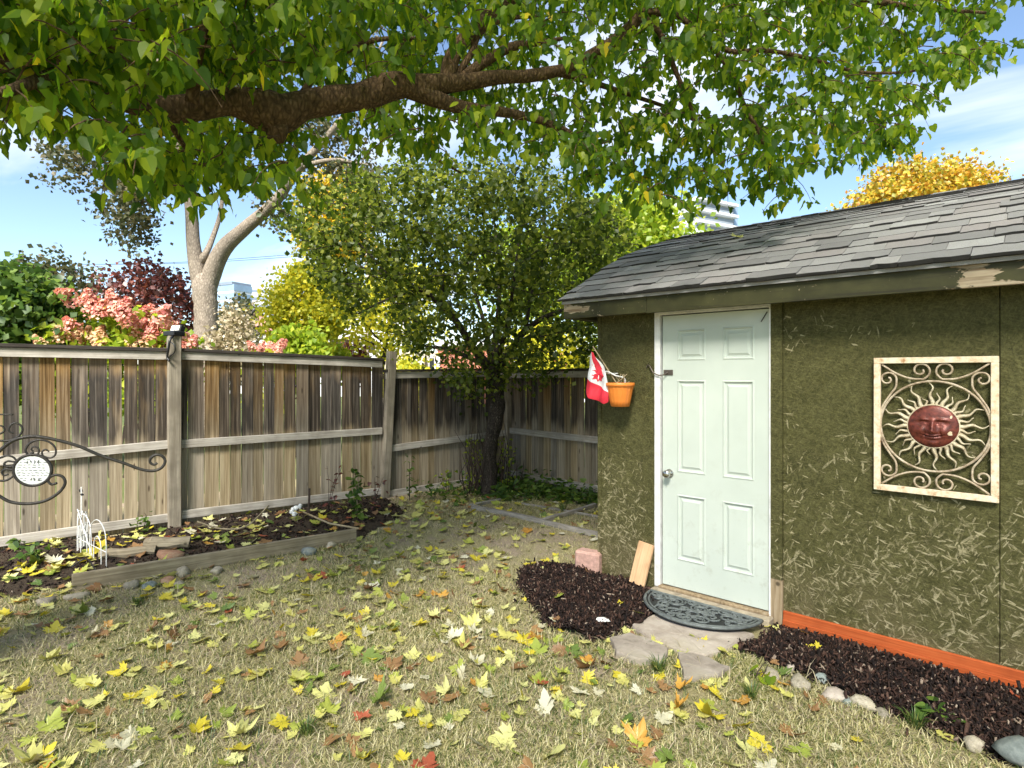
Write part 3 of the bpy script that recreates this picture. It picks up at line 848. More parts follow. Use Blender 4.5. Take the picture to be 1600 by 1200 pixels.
# fascia, two lengths butted over the door, soffit blocking and rake board
sb(MB().box(RX0 + 0.006, -2.13, EV + 0.022, EV + 0.048, 2.085, 2.205, jit=0.002), 'fascia', 'fascia_paint', bevel=0.003)
sb(MB().box(-2.127, RX1 - 0.006, EV + 0.022, EV + 0.048, 2.083, 2.205, jit=0.001), 'fascia', 'fascia_paint', bevel=0.003)
sb(MB().box(RX0 + 0.006, RX0 + 0.13, EV + 0.052, SV + 0.3, 2.086, 2.12, jit=0.003), 'rafter_end', 'fascia_paint')
mb = MB()
for i in range(len(prof) - 1):
    a, b = prof[i], prof[i + 1]
    for p in (a,) if i < len(prof) - 2 else (a, b):
        for xx in (RX0 + 0.008, RX0 + 0.028):
            for dz in (-0.036, -0.135): mb.v.append((xx, max(p.y, EV + 0.052), p.z + dz))
for i in range(len(prof) - 1):
    q = i * 4
    for a, b in ((0, 1), (1, 3), (3, 2), (2, 0)): mb.f.append((q + a, q + b, q + 4 + b, q + 4 + a))
mb.f.append((0, 2, 3, 1))
sb(mb, 'rake_board', 'fascia_paint')
# shingles, course by course
Ltot = sum((prof[i + 1] - prof[i]).length for i in range(len(prof) - 1))
cum = [0.0]
for i in range(len(prof) - 1): cum.append(cum[-1] + (prof[i + 1] - prof[i]).length)
def along(d):
    d = min(max(d, 0), Ltot)
    i = max(j for j in range(len(prof) - 1) if cum[j] <= d + 1e-9)
    t = (d - cum[i]) / (cum[i + 1] - cum[i])
    return prof[i].lerp(prof[i + 1], t), (prof[i + 1] - prof[i]).normalized()
var = []
for k in range(8):     # unit shingle: x along the course, y up the slope, z out of the roof; ragged lower edge
    mb = MB(); n5 = 5
    low = [random.uniform(-0.05, 0.05) for _ in range(n5)]
    for j, xx in enumerate(np.linspace(0, 1, n5)):
        mb.v += [(xx, low[j], 1.0), (xx, 1.0, 0.35), (xx, 1.0, -0.3), (xx, low[j], -0.15)]
    for j in range(n5 - 1):
        q = j * 4
        for a, b in ((0, 1), (1, 2), (2, 3), (3, 0)): mb.f.append((q + a, q + 4 + a, q + 4 + b, q + b))
    mb.f.append((0, 1, 2, 3)); mb.f.append(tuple(reversed([(n5 - 1) * 4 + e for e in range(4)])))
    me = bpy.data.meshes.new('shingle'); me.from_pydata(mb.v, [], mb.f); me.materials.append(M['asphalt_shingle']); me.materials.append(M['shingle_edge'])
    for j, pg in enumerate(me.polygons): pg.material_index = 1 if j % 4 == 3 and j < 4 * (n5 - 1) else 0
    var.append((me, mb))
EXPO = 0.142
nc = int(Ltot / EXPO)
rest = MB(); nsh = 0
for c in range(nc + 1):
    d0 = c * EXPO - 0.022
    p, tdir = along(max(d0, 0.0))
    if d0 < 0: p = p + tdir * d0
    nrm = Vector((0, -tdir.z, tdir.y))
    wob = random.uniform(-0.004, 0.004)
    x = RX0 - 0.02 + random.uniform(-0.006, 0.006)
    first = True
    while x < RX1:
        w = random.choice([0.13, 0.16, 0.20, 0.24, 0.29]) * random.uniform(0.9, 1.1)
        if first: w *= random.uniform(0.5, 1.0); first = False
        w = min(w, RX1 + 0.02 - x)
        th = random.choice([0.014, 0.015, 0.022])
        Lx = min(0.21, Ltot - d0 + 0.02)
        me, mbv = var[random.randrange(8)]
        Mx = Matrix(((w - 0.003, 0, 0, x), (0, tdir.y * Lx, nrm.y * th, p.y + tdir.y * wob), (0, tdir.z * Lx, nrm.z * th, p.z + tdir.z * wob + 0.004), (0, 0, 0, 1)))
        if x < 0.02 and nsh < 292:
            o = bpy.data.objects.new('shingle', me); put(o, roof)
            o.matrix_basis = shed_inv @ Mx
            nsh += 1
        else:
            b0 = len(rest.v); rest.v += [tuple(Mx @ Vector(q)) for q in mbv.v]; rest.f += [tuple(b0 + i for i in f) for f in mbv.f]
        x += w
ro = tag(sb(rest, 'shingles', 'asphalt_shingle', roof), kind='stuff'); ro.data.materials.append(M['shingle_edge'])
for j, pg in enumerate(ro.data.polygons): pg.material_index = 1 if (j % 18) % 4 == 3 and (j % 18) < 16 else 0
# ridge caps
x = RX0 - 0.02; k = 0
while x < 0.3:
    mb = MB(); sl_ = 0.36; hw = 0.14; Lr = 0.30
    zr = 3.130
    for (xx, lift) in ((x, 0.022), (x + Lr, 0.010)):
        for (dy, dz) in ((-hw, -hw * sl_), (0, 0), (hw, -hw * sl_)):
            mb.v.append((xx, 6.0 + dy, zr + dz + lift)); mb.v.append((xx, 6.0 + dy, zr + dz + lift - 0.012))
    mb.f += [(0, 2, 8, 6), (2, 4, 10, 8), (1, 7, 9, 3), (3, 9, 11, 5), (0, 6, 7, 1), (4, 5, 11, 10), (0, 1, 3, 2), (2, 3, 5, 4)]
    sb(mb, 'ridge_cap', 'asphalt_shingle', roof)
    x += 0.185; k += 1

# ------------------------------------------------------------------ generic organic helpers
def inst(tv, tf, pos, ax, sc_):
    """template verts (k,3), faces (m,q), positions (n,3), frames (n,3,3 columns), scale (n,) -> verts, faces"""
    tv = np.asarray(tv, float); tf = np.asarray(tf, int)
    n = len(pos)
    V = np.einsum('nij,kj->nki', ax, tv) * np.asarray(sc_)[:, None, None] + np.asarray(pos)[:, None, :]
    Fc = tf[None] + (np.arange(n) * len(tv))[:, None, None]
    return V.reshape(-1, 3), Fc.reshape(-1, tf.shape[1])
def frames(tip, nrm):
    """y axis = tip direction, z axis ~ normal"""
    y = tip / np.linalg.norm(tip, axis=1, keepdims=True)
    x = np.cross(y, nrm); x /= np.linalg.norm(x, axis=1, keepdims=True) + 1e-9
    z = np.cross(x, y)
    return np.stack([x, y, z], -1)
def rdir(n):
    v = rng.normal(size=(n, 3)); return v / np.linalg.norm(v, axis=1, keepdims=True)
DIAMOND = ([(0, 0, 0), (0.42, 0.5, 0.10), (0, 1, 0), (-0.42, 0.5, 0.10)], [(0, 1, 2), (0, 2, 3)])
def heart_leaf(lobed=0.0):
    half = [(0.0, 0.04), (0.27, -0.06), (0.46, 0.14), (0.38, 0.52), (0.17, 0.83), (0.0, 1.05)]
    if lobed: half = [(0.0, 0.04), (0.28, -0.08), (0.60, 0.16), (0.30, 0.38), (0.36, 0.62), (0.0, 1.12)]
    mid = [(0.0, y) for y in ((0.04, 0.04, 0.18, 0.40, 0.66, 1.12) if lobed else (0.04, 0.04, 0.2, 0.5, 0.8, 1.05))]
    v = []; f = []
    for s in (1, -1):
        b = len(v)
        for (x, y), (mx, my) in zip(half, mid):
            v.append((s * x, y, 0.13 * abs(x) * 2 - 0.10 * y * y)); v.append((mx, my, -0.10 * my * my))
        for i in range(len(half) - 1):
            a = b + 2 * i
            q = (a, a + 2, a + 3, a + 1) if s > 0 else (a, a + 1, a + 3, a + 2)
            f.append((q[0], q[1], q[2])); f.append((q[0], q[2], q[3]))
    return np.array(v), np.array(f)
def maple_leaf(curl=0.15, seed=0):
    r0 = random.Random(seed)
    pts = [(0.00, -0.42), (0.05, -0.20), (0.30, -0.36), (0.27, -0.22), (0.52, -0.12), (0.44, -0.03), (0.62, 0.16), (0.46, 0.14), (0.40, 0.24), (0.26, 0.12), (0.30, 0.40), (0.20, 0.36), (0.12, 0.55), (0.0, 0.70)]
    L = pts[:-1] + [pts[-1]] + [(-x, y) for x, y in reversed(pts[1:-1])]
    v = [(0, -0.02, 0.0)] + [(x * (1 + r0.uniform(-.12, .12)), y * (1 + r0.uniform(-.12, .12)), 0) for x, y in L]
    k1, k2, ph = r0.uniform(-1, 1), r0.uniform(0.3, 1), r0.uniform(0, 6.3)
    out = []
    for (x, y, z) in v:
        rr = x * x + y * y
        z = curl * (k2 * rr * 1.3 + 0.5 * k1 * x * y + 0.25 * math.sin(3 * math.atan2(y, x) + ph) * math.sqrt(rr))
        out.append((x, y, z))
    n = len(L)
    f = [(0, 1 + i, 1 + (i + 1) % n) for i in range(n)]
    return np.array(out), np.array(f)

def pebble(name, p, sx, sy, sz, mat, rz=0.0, parent=None, rough=0.2, sink=0.29, sub=2):
    bm = bmesh.new(); bmesh.ops.create_icosphere(bm, subdivisions=sub, radius=1.0)
    sd_ = random.uniform(0, 50)
    for v in bm.verts:
        k = 1 + rough * (math.sin(v.co.x * 2.3 + sd_) * math.cos(v.co.y * 2.9 + sd_ * 1.3) + 0.6 * math.sin(v.co.z * 4.1 + sd_ * 0.7 + v.co.x * 3))
        v.co = Vector((v.co.x * sx * k, v.co.y * sy * k, v.co.z * sz * k))
    me = bpy.data.meshes.new(name); bm.to_mesh(me); bm.free(); shade(me); me.materials.append(M[mat])
    o = put(bpy.data.objects.new(name, me), parent)
    o.location = (p[0], p[1], p[2] + sz * (1 - 2 * sink)); o.rotation_euler = (random.uniform(-.1, .1), random.uniform(-.1, .1), rz)
    return o

# ------------------------------------------------------------------ garden bed along the fence
bed_poly = [gp(-260, 930), gp(-20, 945), gp(110, 918), gp(330, 880), gp(560, 843), gp(640, 800), P2 + inw * 0.05, P1 + inw * 0.03, PA + inw * 0.03]
def sheet(name, poly, mat, hfun, res=0.05, **kw):
    P = [(p.x, p.y) for p in poly]
    x0, x1 = min(p[0] for p in P), max(p[0] for p in P); y0, y1 = min(p[1] for p in P), max(p[1] for p in P)
    nx, ny = int((x1 - x0) / res) + 2, int((y1 - y0) / res) + 2
    X, Y = np.meshgrid(np.linspace(x0, x1, nx), np.linspace(y0, y1, ny))
    jx, jy = (fbm(X * 3, Y * 3, 3) - .44) * .35, (fbm(X * 3 + 31, Y * 3 + 17, 3) - .44) * .35
    ins = inpoly((X + jx).ravel(), (Y + jy * (Y < SV - 0.25)).ravel(), P).reshape(X.shape)
    # distance-like falloff by repeated blur
    d = ins.astype(float)
    for _ in range(7):
        pad = np.pad(d, 1, mode='edge'); d = (pad[:-2, 1:-1] + pad[2:, 1:-1] + pad[1:-1, :-2] + pad[1:-1, 2:] + d) / 5
    d = np.clip(d * 2 - 0.9, 0, 1)
    Z = hz(X, Y) - 0.015 + hfun(X, Y, d)
    keep = (d > 0.0)
    idx = -np.ones(X.shape, int)
    q = keep[:-1, :-1] & keep[1:, :-1] & keep[:-1, 1:] & keep[1:, 1:]
    ii = np.arange(nx * ny).reshape(ny, nx)
    fc = np.stack([ii[:-1, :-1], ii[:-1, 1:], ii[1:, 1:], ii[1:, :-1]], -1)[q]
    used = np.unique(fc); re = -np.ones(nx * ny, int); re[used] = np.arange(len(used))
    V = np.stack([X, Y, Z], -1).reshape(-1, 3)[used]
    o = put(bpy.data.objects.new(name, np_mesh(name, V, re[fc], M[mat], True)))
    def height(x, y):
        xi = np.clip(((np.asarray(x) - x0) / (x1 - x0) * (nx - 1)).round().astype(int), 0, nx - 1)
        yi = np.clip(((np.asarray(y) - y0) / (y1 - y0) * (ny - 1)).round().astype(int), 0, ny - 1)
        box_ = (np.asarray(x) >= x0) & (np.asarray(x) <= x1) & (np.asarray(y) >= y0) & (np.asarray(y) <= y1)
        return np.where((d[yi, xi] > 0) & box_, Z[yi, xi], -9), np.where(box_, d[yi, xi], 0.0)
    return o, height
so_, bed_h = sheet('garden_bed', bed_poly, 'bed_soil', lambda X, Y, d: d ** 0.5 * (0.015 + 0.06 * fbm(X * 4, Y * 4, 4)), 0.05)
tag(so_, 'dark garden bed soil along the foot of the fence', kind='structure')

# mulch beds in front of the shed
ml_poly = [gp(800, 915), gp(832, 886), gp(880, 882), gp(932, 893), Vector((SX0 + 0.02, SV - 0.02, 0)), Vector((DL - 0.06, SV - 0.03, 0)), gp(1040, 932), gp(1020, 968), gp(975, 990), gp(935, 1003), gp(880, 990), gp(845, 962), gp(822, 940)]
mr_poly = [gp(1110, 1010), gp(1190, 990), Vector((DR + 0.04, SV - 0.04, 0)), Vector((0.9, SV - 0.03, 0)), Vector((0.9, 2.6, 0)), gp(1640, 1230), gp(1530, 1170), gp(1440, 1125), gp(1350, 1096), gp(1260, 1066), gp(1190, 1046)]
def mulch_h(X, Y, d):
    return d ** 0.6 * (0.012 + 0.085 * fbm(X * 5, Y * 5, 4))
hts = [bed_h]
for k, (poly, lab) in enumerate(((ml_poly, 'heap of dark brown mulch left of the door mat'), (mr_poly, 'strip of dark mulch along the orange base board'))):
    o, hh = sheet('mulch', poly, 'mulch_soil', mulch_h, 0.035)
    tag(o, lab, kind='stuff')
    hts.append(hh)
    P = [(p.x, p.y) for p in poly]
    n = 9000 if k == 0 else 15000
    x = rng.uniform(min(p[0] for p in P) - .05, max(p[0] for p in P) + .05, n * 3); y = rng.uniform(min(p[1] for p in P) - .05, max(p[1] for p in P) + .05, n * 3)
    h, d = hh(x, y)
    strew = rng.random(len(d)) < 0.16
    ok = (d > 0.02) & (y < SV - 0.035) & (x < 0.5)
    x = x + np.where(strew, rng.normal(size=len(x)) * 0.07, 0); y = y + np.where(strew, rng.normal(size=len(x)) * 0.07, 0)
    h = np.where(strew, np.maximum(hh(x, y)[0], hz(x, y)), h); ok &= (y < SV - 0.035)
    x, y, h = x[ok][:n], y[ok][:n], h[ok][:n]
    n = len(x)
    bx = MB().box(-0.5, 0.5, -0.5, 0.5, -0.5, 0.5)
    tv = np.array(bx.v); tf = np.array(bx.f)
    tv = tv * np.array([1.5, 0.30, 0.20]); tv[4:] *= 0.75
    tip = rdir(n) * np.array([1, 1, 0.45]); ax = frames(np.stack([tip[:, 1], -tip[:, 0], tip[:, 2]], -1), rdir(n))
    s = rng.gamma(2.2, 0.0042, n) + 0.006
    V, Fc = inst(tv, tf, np.stack([x, y, h + 0.004 + rng.uniform(0, 0.012, n)], -1), ax, s * 1.3)
    c = put(bpy.data.objects.new('mulch_chips', np_mesh('mulch_chips', V, Fc, M['mulch_chip'])), o)
    c['kind'] = 'stuff'
def ground_z(x, y):
    z = hz(x, y)
    for h in hts: z = np.maximum(z, h(x, y)[0])
    return z
# crumbs and chips in the garden bed
n = 3800
P = [(p.x, p.y) for p in bed_poly]
x = rng.uniform(-7.6, -5.4, n * 3); y = rng.uniform(-0.6, 4.9, n * 3); h, d = bed_h(x, y); ok = d > 0.05
x, y, h = x[ok][:n], y[ok][:n], h[ok][:n]; n = len(x)
bx = MB().box(-0.5, 0.5, -0.5, 0.5, -0.5, 0.5); tv = np.array(bx.v) * np.array([1, 0.45, 0.25]); tf = np.array(bx.f)
V, Fc = inst(tv, tf, np.stack([x, y, h + 0.008], -1), frames(rdir(n) * [1, 1, .4], rdir(n)), rng.gamma(2.0, 0.006, n) + 0.008)
c = put(bpy.data.objects.new('soil_crumbs', np_mesh('soil_crumbs', V, Fc, M['mulch_chip'])), so_); c['kind'] = 'stuff'

def plank(name, a, b, w, h, mat, label, cat, group=None, zb=0.0):
    """a timber from a to b lying on the ground"""
    d = b - a; ang = math.atan2(d.y, d.x); L = Vector((d.x, d.y, 0)).length
    mb = MB(); n_ = 6
    for i in range(n_ + 1):
        x = L * i / n_; oy = random.uniform(-.004, .004); oz = random.uniform(-.003, .003) + (d.z * i / n_)
        mb.v += [(x, -w / 2 + oy, oz), (x, w / 2 + oy, oz), (x, w / 2 + oy, h + oz), (x, -w / 2 + oy, h + oz)]
    for i in range(n_):
        q = 4 * i
        for e in range(4): mb.f.append((q + e, q + 4 + e, q + 4 + (e + 1) % 4, q + (e + 1) % 4))
    mb.f.append((0, 1, 2, 3)); mb.f.append(tuple(reversed([4 * n_ + e for e in range(4)])))
    o = mb.build(name, M[mat], bevel=0.004)
    o.location = (a.x, a.y, a.z + zb); o.rotation_euler = (0, 0, ang)
    return tag(o, label, cat, group)
plank('edging_board', gp(112, 925) , gp(556, 847), 0.045, 0.14, 'bed_board', 'long weathered edging board holding the garden bed', 'board', zb=-0.01)
# old timbers lying by the corner tree
plank('timber', gp(738, 795), gp(835, 815), 0.06, 0.05, 'old_timber', 'mossy old timber on the ground left of its broken mate', 'timber', 'old timbers by the corner tree')
plank('timber', gp(818, 812), gp(945, 842), 0.06, 0.05, 'old_timber', 'pale old timber lying nearest the shed corner', 'timber', 'old timbers by the corner tree')
plank('timber', gp(850, 817), gp(945, 788), 0.05, 0.05, 'old_timber', 'grey old timber slanting towards the shed wall', 'timber', 'old timbers by the corner tree')
plank('timber', gp(735, 793), gp(852, 768), 0.05, 0.04, 'old_timber', 'dark old timber lying just before the corner tree trunk', 'timber', 'old timbers by the corner tree')
plank('timber', gp(812, 788), gp(948, 812), 0.035, 0.03, 'old_timber', 'thin pale stick crossing the grey timber', 'timber', 'old timbers by the corner tree')
# stake in the bed and bent cane
o = MB().tube([(0, 0, -0.05), (0.005, 0.01, 0.33)], 0.012, 6).build('stake', M['dark_stem']); o.location = tuple(gp(482, 808)); tag(o, 'short dark stake against the lower fence boards', 'stake')
o = MB().tube(catmull([gp(308, 815, 0.28), gp(345, 826, 0.2), gp(385, 822, 0.22), gp(420, 790, 0.33)], 6), 0.008, 6).build('cane', M['dry_stem'], smooth=True); tag(o, 'bent pale cane arching over the bed by the fence', 'cane')
o = MB().tube([gp(474, 800, 0.10), gp(515, 818, 0.09), gp(560, 826, 0.08)], 0.011, 6).build('cane', M['dry_stem'], smooth=True); tag(o, 'straight brown cane lying from stake to bed corner', 'cane')
# log chunks
def log(name, p, L, r_, rz, mat, label):
    mb = MB(); pts = [(-L / 2 + L * i / 6, 0, 0.006 * math.sin(i * 1.7)) for i in range(7)]
    mb.tube(pts, [r_ * random.uniform(0.8, 1.1) for _ in pts], 9)
    mb.v = [(x, y * random.uniform(.9, 1.1), z * random.uniform(.7, 1.0)) for x, y, z in mb.v]
    o = mb.build(name, M[mat]); o.location = (p.x, p.y, p.z + r_ * 0.75); o.rotation_euler = (0.2, 0, rz); tag(o, label, 'log')
def bedp(px, py):
    p = gp(px, py, 0.06); p.z = float(bed_h(p.x, p.y)[0]) if float(bed_h(p.x, p.y)[0]) > -1 else 0.0
    return p
log('split_log', bedp(262, 856), 0.36, 0.075, YAW + 0.30, 'bed_board', 'short split log with pale top in the bed')
log('split_log', bedp(200, 866), 0.42, 0.045, YAW + 0.35, 'bed_board', 'long flat split log beside the white wire edging')
pebble('red_stone', bedp(268, 868), 0.13, 0.09, 0.05, 'red_cobble', 0.5); tag(bpy.context.scene.objects['red_stone'], 'rust red rock in front of the split log', 'stone')

# stones under the edging board
sts = [(207, 915, .055, .045, .042, 'cobble', 'round cream stone at the foot of the edging board'),
       (234, 915, .06, .05, .035, 'blue_cobble', 'flat grey green stone beside the round cream stone'),
       (262, 908, .05, .045, .04, 'red_cobble', 'small reddish stone by the edging board'),
       (280, 912, .045, .04, .03, 'cobble', 'small tan stone right of the reddish one'),
       (286, 896, .075, .055, .05, 'cobble', 'large pale stone leaning on the edging board middle'),
       (338, 891, .075, .05, .032, 'cobble', 'flat pale stone further along the edging board'),
       (72, 941, .07, .055, .035, 'cobble', 'flat pinkish stone near the bed corner'),
       (120, 932, .09, .05, .03, 'cobble', 'broad flat stone beside the edging board end'),
       (483, 862, .09, .06, .045, 'blue_cobble', 'blue grey stone half hidden near the board end'),
       (518, 852, .07, .05, .04, 'cobble', 'pale stone next to the blue grey one'),
       (547, 838, .05, .04, .05, 'red_cobble', 'orange brick piece at the end of the edging board')]
for px, py, a, b, c_, m_, lab in sts:
    p = gp(px, py + 3); p.z = float(hz(p.x, p.y))
    tag(pebble('stone', p, a, b, c_, m_, random.uniform(0, 3)), lab, 'stone', 'stones along the edging board')
sts = [(1205, 1062, .055, .045, .04, 'cobble', 'rounded buff stone nearest the door mat edging the mulch'),
       (1250, 1076, .07, .05, .042, 'cobble', 'second buff stone of the mulch border'),
       (1284, 1070, .035, .035, .03, 'blue_cobble', 'small angular grey stone set into the mulch'),
       (1304, 1093, .07, .05, .035, 'flagstone', 'flat grey stone in the middle of the mulch border'),
       (1325, 1100, .03, .025, .02, 'blue_cobble', 'tiny grey stone between two border stones'),
       (1350, 1105, .06, .045, .04, 'cobble', 'tan stone near the russet leaf in the border'),
       (1378, 1117, .04, .035, .025, 'cobble', 'small pale stone right of the tan one'),
       (1522, 1168, .055, .045, .03, 'cobble', 'buff stone further down the mulch border'),
       (1596, 1192, .10, .08, .05, 'blue_cobble', 'large blue grey cobble at the picture corner'),
       (1235, 1052, .03, .02, .02, 'flagstone', 'small flat chip lying on the mulch edge')]
for px, py, a, b, c_, m_, lab in sts:
    p = gp(px, py); p.z = float(ground_z(p.x, p.y)) - 0.005
    tag(pebble('stone', p, a, b, c_, m_, random.uniform(0, 3)), lab, 'stone', 'stones bordering the mulch strip')
# stray white scraps
for px, py, lab in ((940, 985, 'white paper scrap at the mulch heap edge'),):
    p = gp(px, py); p.z = float(ground_z(p.x, p.y)) + 0.012
    tag(pebble('scrap', p, .055, .028, .012, 'white_wire', 0.3, rough=0.3), lab, 'scrap')

# flagstones
FLAGS = []
def flag_stone(pix_, th, label, z0=0.0):
    P = [gp(x, y, z0 + th) for x, y in pix_]
    FLAGS.append([(p.x, p.y) for p in P])
    c = sum(P, Vector()) / len(P)
    # jagged outline
    Q = []
    for i in range(len(P)):
        a, b = P[i], P[(i + 1) % len(P)]
        for t in (0, 0.33, 0.66): Q.append(a.lerp(b, t) + Vector((random.uniform(-.008, .008), random.uniform(-.008, .008), 0)))
    mb = MB(); n_ = len(Q); zt = z0 + th
    rings = [(1.0, -0.03), (1.0, zt - 0.012), (0.975, zt), (0.55, zt + 0.004)]
    for k, z in rings: mb.v += [(c.x + (q.x - c.x) * k, c.y + (q.y - c.y) * k, z + (random.uniform(-.003, .003) if k < 1 else 0)) for q in Q]
    for r_ in range(len(rings) - 1):
        for i in range(n_): mb.f.append((r_ * n_ + i, r_ * n_ + (i + 1) % n_, (r_ + 1) * n_ + (i + 1) % n_, (r_ + 1) * n_ + i))
    mb.v.append((c.x, c.y, zt + 0.004)); b = len(mb.v) - 1
    for i in range(n_): mb.f.append((3 * n_ + i, 3 * n_ + (i + 1) % n_, b))
    o = mb.build('flagstone', M['flagstone'], origin=(c.x, c.y, 0)); tag(o, label, 'flagstone', 'flagstones before the door')
flag_stone([(953, 995), (985, 987), (1012, 997), (1046, 1012), (1038, 1026), (1000, 1029), (962, 1017)], 0.045, 'grey flagstone left of the door mat beside the mulch heap')
flag_stone([(985, 975), (1030, 955), (1180, 990), (1135, 1012), (1100, 1022), (1060, 1014), (1010, 992)], 0.030, 'large pale flagstone partly under the door mat')
flag_stone([(1060, 1018), (1095, 1022), (1140, 1042), (1120, 1052), (1068, 1058)], 0.035, 'square flagstone sunk in the grass below the mat')

# ------------------------------------------------------------------ door mat: half round, rubber scrollwork
MC = Vector((-1.725, 3.868, 0.062)); MRX, MRY = 0.395, 0.365
dm = empty('door_mat', tuple(MC), 'half round black rubber scrollwork door mat at the shed door', 'mat')
half = [(MRX * math.cos(a), -MRY * math.sin(a)) for a in np.linspace(0, math.pi, 41)]
mb = MB(); n_ = len(half)
for z in (-0.012, -0.002): mb.v += [(x * .99, y * .99, z) for x, y in half]
mb.f += [tuple(range(n_)), tuple(reversed(range(n_, 2 * n_)))] + [(i, (i + 1) % n_, n_ + (i + 1) % n_, n_ + i) for i in range(n_)]
mb.build('backing', M['mat_under'], dm)
mb = MB()
rim = [Vector((x, y, 0.003)) for x, y in half]
mb.tube(rim + [rim[0]], 0.011, 6); mb.tube([v * 0.93 for v in rim], 0.006, 6)
mb.build('rim', M['mat_rubber'], dm, True)
def spiral(cx, cy, r0, r1, a0, turns, n=26, z=0.004):
    return [Vector((cx + (r0 + (r1 - r0) * t) * math.cos(a0 + turns * 2 * math.pi * t), cy + (r0 + (r1 - r0) * t) * math.sin(a0 + turns * 2 * math.pi * t), z)) for t in np.linspace(0, 1, n)]
def inmat(v, k=0.92): return (v.x / (MRX * k)) ** 2 + (v.y / (MRY * k)) ** 2 < 1 and v.y < -0.012
rr_ = random.Random(3)
cells = []
for t in range(600):
    c = (rr_.uniform(-MRX, MRX), rr_.uniform(-MRY, 0)); r_ = rr_.uniform(0.028, 0.062)
    if inmat(Vector((c[0], c[1], 0)), 0.86) and all((c[0] - q[0]) ** 2 + (c[1] - q[1]) ** 2 > (0.82 * (r_ + q[2])) ** 2 for q in cells):
        cells.append((c[0], c[1], r_))
for i, (cx, cy, r_) in enumerate(cells):
    for arm in (0, 1):
        pts = [v for v in spiral(cx, cy, r_ * 1.25, r_ * 0.16, rr_.uniform(0, 6.3), rr_.choice([-1, 1]) * rr_.uniform(0.9, 1.5)) if inmat(v)]
        if len(pts) > 4: MB().tube(pts, [0.0075 - 0.003 * k / len(pts) for k in range(len(pts))], 5).build('scroll', M['mat_rubber'], dm, True)

# ------------------------------------------------------------------ things at the shed corner
pb = gp(921, 893)
o = MB().box(-0.11, 0.11, -0.06, 0.06, 0, 0.205).build('paving_block', M['pink_block'], bevel=0.018); o.location = (SX0 - 0.075, SV - 0.02, -0.01); o.rotation_euler = (0, 0, R(8))
tag(o, 'pinkish concrete block standing at the shed corner', 'block')
pa = gp(990, 926, 0.05)
o = MB().box(-0.062, 0.062, -0.012, 0.012, 0, 0.315).build('plank', M['fresh_plank'], bevel=0.002)
o.location = (-2.275, SV - 0.105, 0.055); o.rotation_euler = (R(-13), R(9), R(4))
tag(o, 'short fresh wood plank leaning on the wall left of the door', 'plank')
# hanging pot with bracket
pc = wallp(969, 617, SV - 0.13)
pot = empty('hanging_pot', (pc.x, SV - 0.13, 0), 'ribbed orange plastic pot hooked on the shed corner', 'pot')
zt = wallp(969, 598, SV - 0.13).z; zbm = wallp(969, 635, SV - 0.13).z
rib = lambda a: 1 + 0.035 * abs(math.sin(a * 9))
mb = MB(); H = zt - zbm
mb.lathe([(0.001, zbm), (0.068, zbm), (0.078, zbm + H * .25), (0.090, zbm + H * .6), (0.099, zbm + H * .86)], n=72, fn=rib)
mb.build('body', M['pot_orange'], pot, True)
mb = MB(); mb.lathe([(0.100, zt - 0.030), (0.110, zt - 0.026), (0.110, zt), (0.102, zt), (0.098, zt - 0.02), (0.085, zt - 0.10), (0.0, zt - 0.10)], n=48)
mb.build('rim', M['pot_orange'], pot, True)
mb = MB()
for k in range(9):
    a = random.uniform(0, 6.28); r_ = random.uniform(0, 0.05)
    mb.tube(catmull([(r_ * math.cos(a), r_ * math.sin(a), zt - 0.11), (r_ * 1.2 * math.cos(a), r_ * 1.2 * math.sin(a), zt - 0.03), (random.uniform(-.09, .09), random.uniform(-.05, .05), zt + random.uniform(0.0, 0.07))], 4), 0.0028, 5)
mb.build('dead_stems', M['dry_stem'], pot, True)
MB().tube(catmull([(0.03, 0.02, zt - 0.02), (0.035, 0.0, zt + 0.035), (-0.03, -0.02, zt + 0.055), (-0.09, -0.03, zt + 0.085), (-0.125, -0.02, zt + 0.08), (-0.13, 0.05, zt + 0.07), (-0.10, 0.128, zt + 0.07)], 6), 0.006, 6).build('hook', M['white_wire'], pot, True)
# flag
FV = SV - 0.19
flag = empty('small_flag', (wallp(932, 600, FV).x, FV, 0), 'small red and white maple leaf flag drooping beside the orange pot', 'flag')
def fp(px, py, off=0.0):
    p = wallp(px, py, FV); a = flag.location
    rip = 0.018 * math.sin((px - 913) * 0.28 + (py - 550) * 0.03) + 0.006 * math.sin(py * 0.2)
    return Vector((p.x - a.x, rip - off, p.z))
def quadgrid(L, Rr, n, m, off):
    """surface between the left and right outlines (lists of pixel points)"""
    L = catmull([Vector((x, y, 0)) for x, y in L], 8); Rr = catmull([Vector((x, y, 0)) for x, y in Rr], 8)
    f_ = lambda C, t: C[min(int(t * (len(C) - 1)), len(C) - 2)].lerp(C[min(int(t * (len(C) - 1)), len(C) - 2) + 1], t * (len(C) - 1) - min(int(t * (len(C) - 1)), len(C) - 2))
    mb = MB()
    for i in range(n + 1):
        a, b = f_(L, i / n), f_(Rr, i / n)
        for j in range(m + 1):
            q = a.lerp(b, j / m); mb.v.append(tuple(fp(q.x, q.y, off)))
    for i in range(n):
        for j in range(m): mb.f.append((i * (m + 1) + j, (i + 1) * (m + 1) + j, (i + 1) * (m + 1) + j + 1, i * (m + 1) + j + 1))
    return mb
quadgrid([(924, 549), (921, 562), (918, 580), (917.5, 592)], [(928, 551), (939, 569), (949, 584), (951, 613)], 16, 14, 0).build('white_field', M['flag_white'], flag, True)
quadgrid([(917.5, 592), (914, 604), (915, 613), (922, 622)], [(951, 613), (951, 620), (950, 628), (945, 631)], 12, 14, 0).build('red_band', M['flag_red'], flag, True)
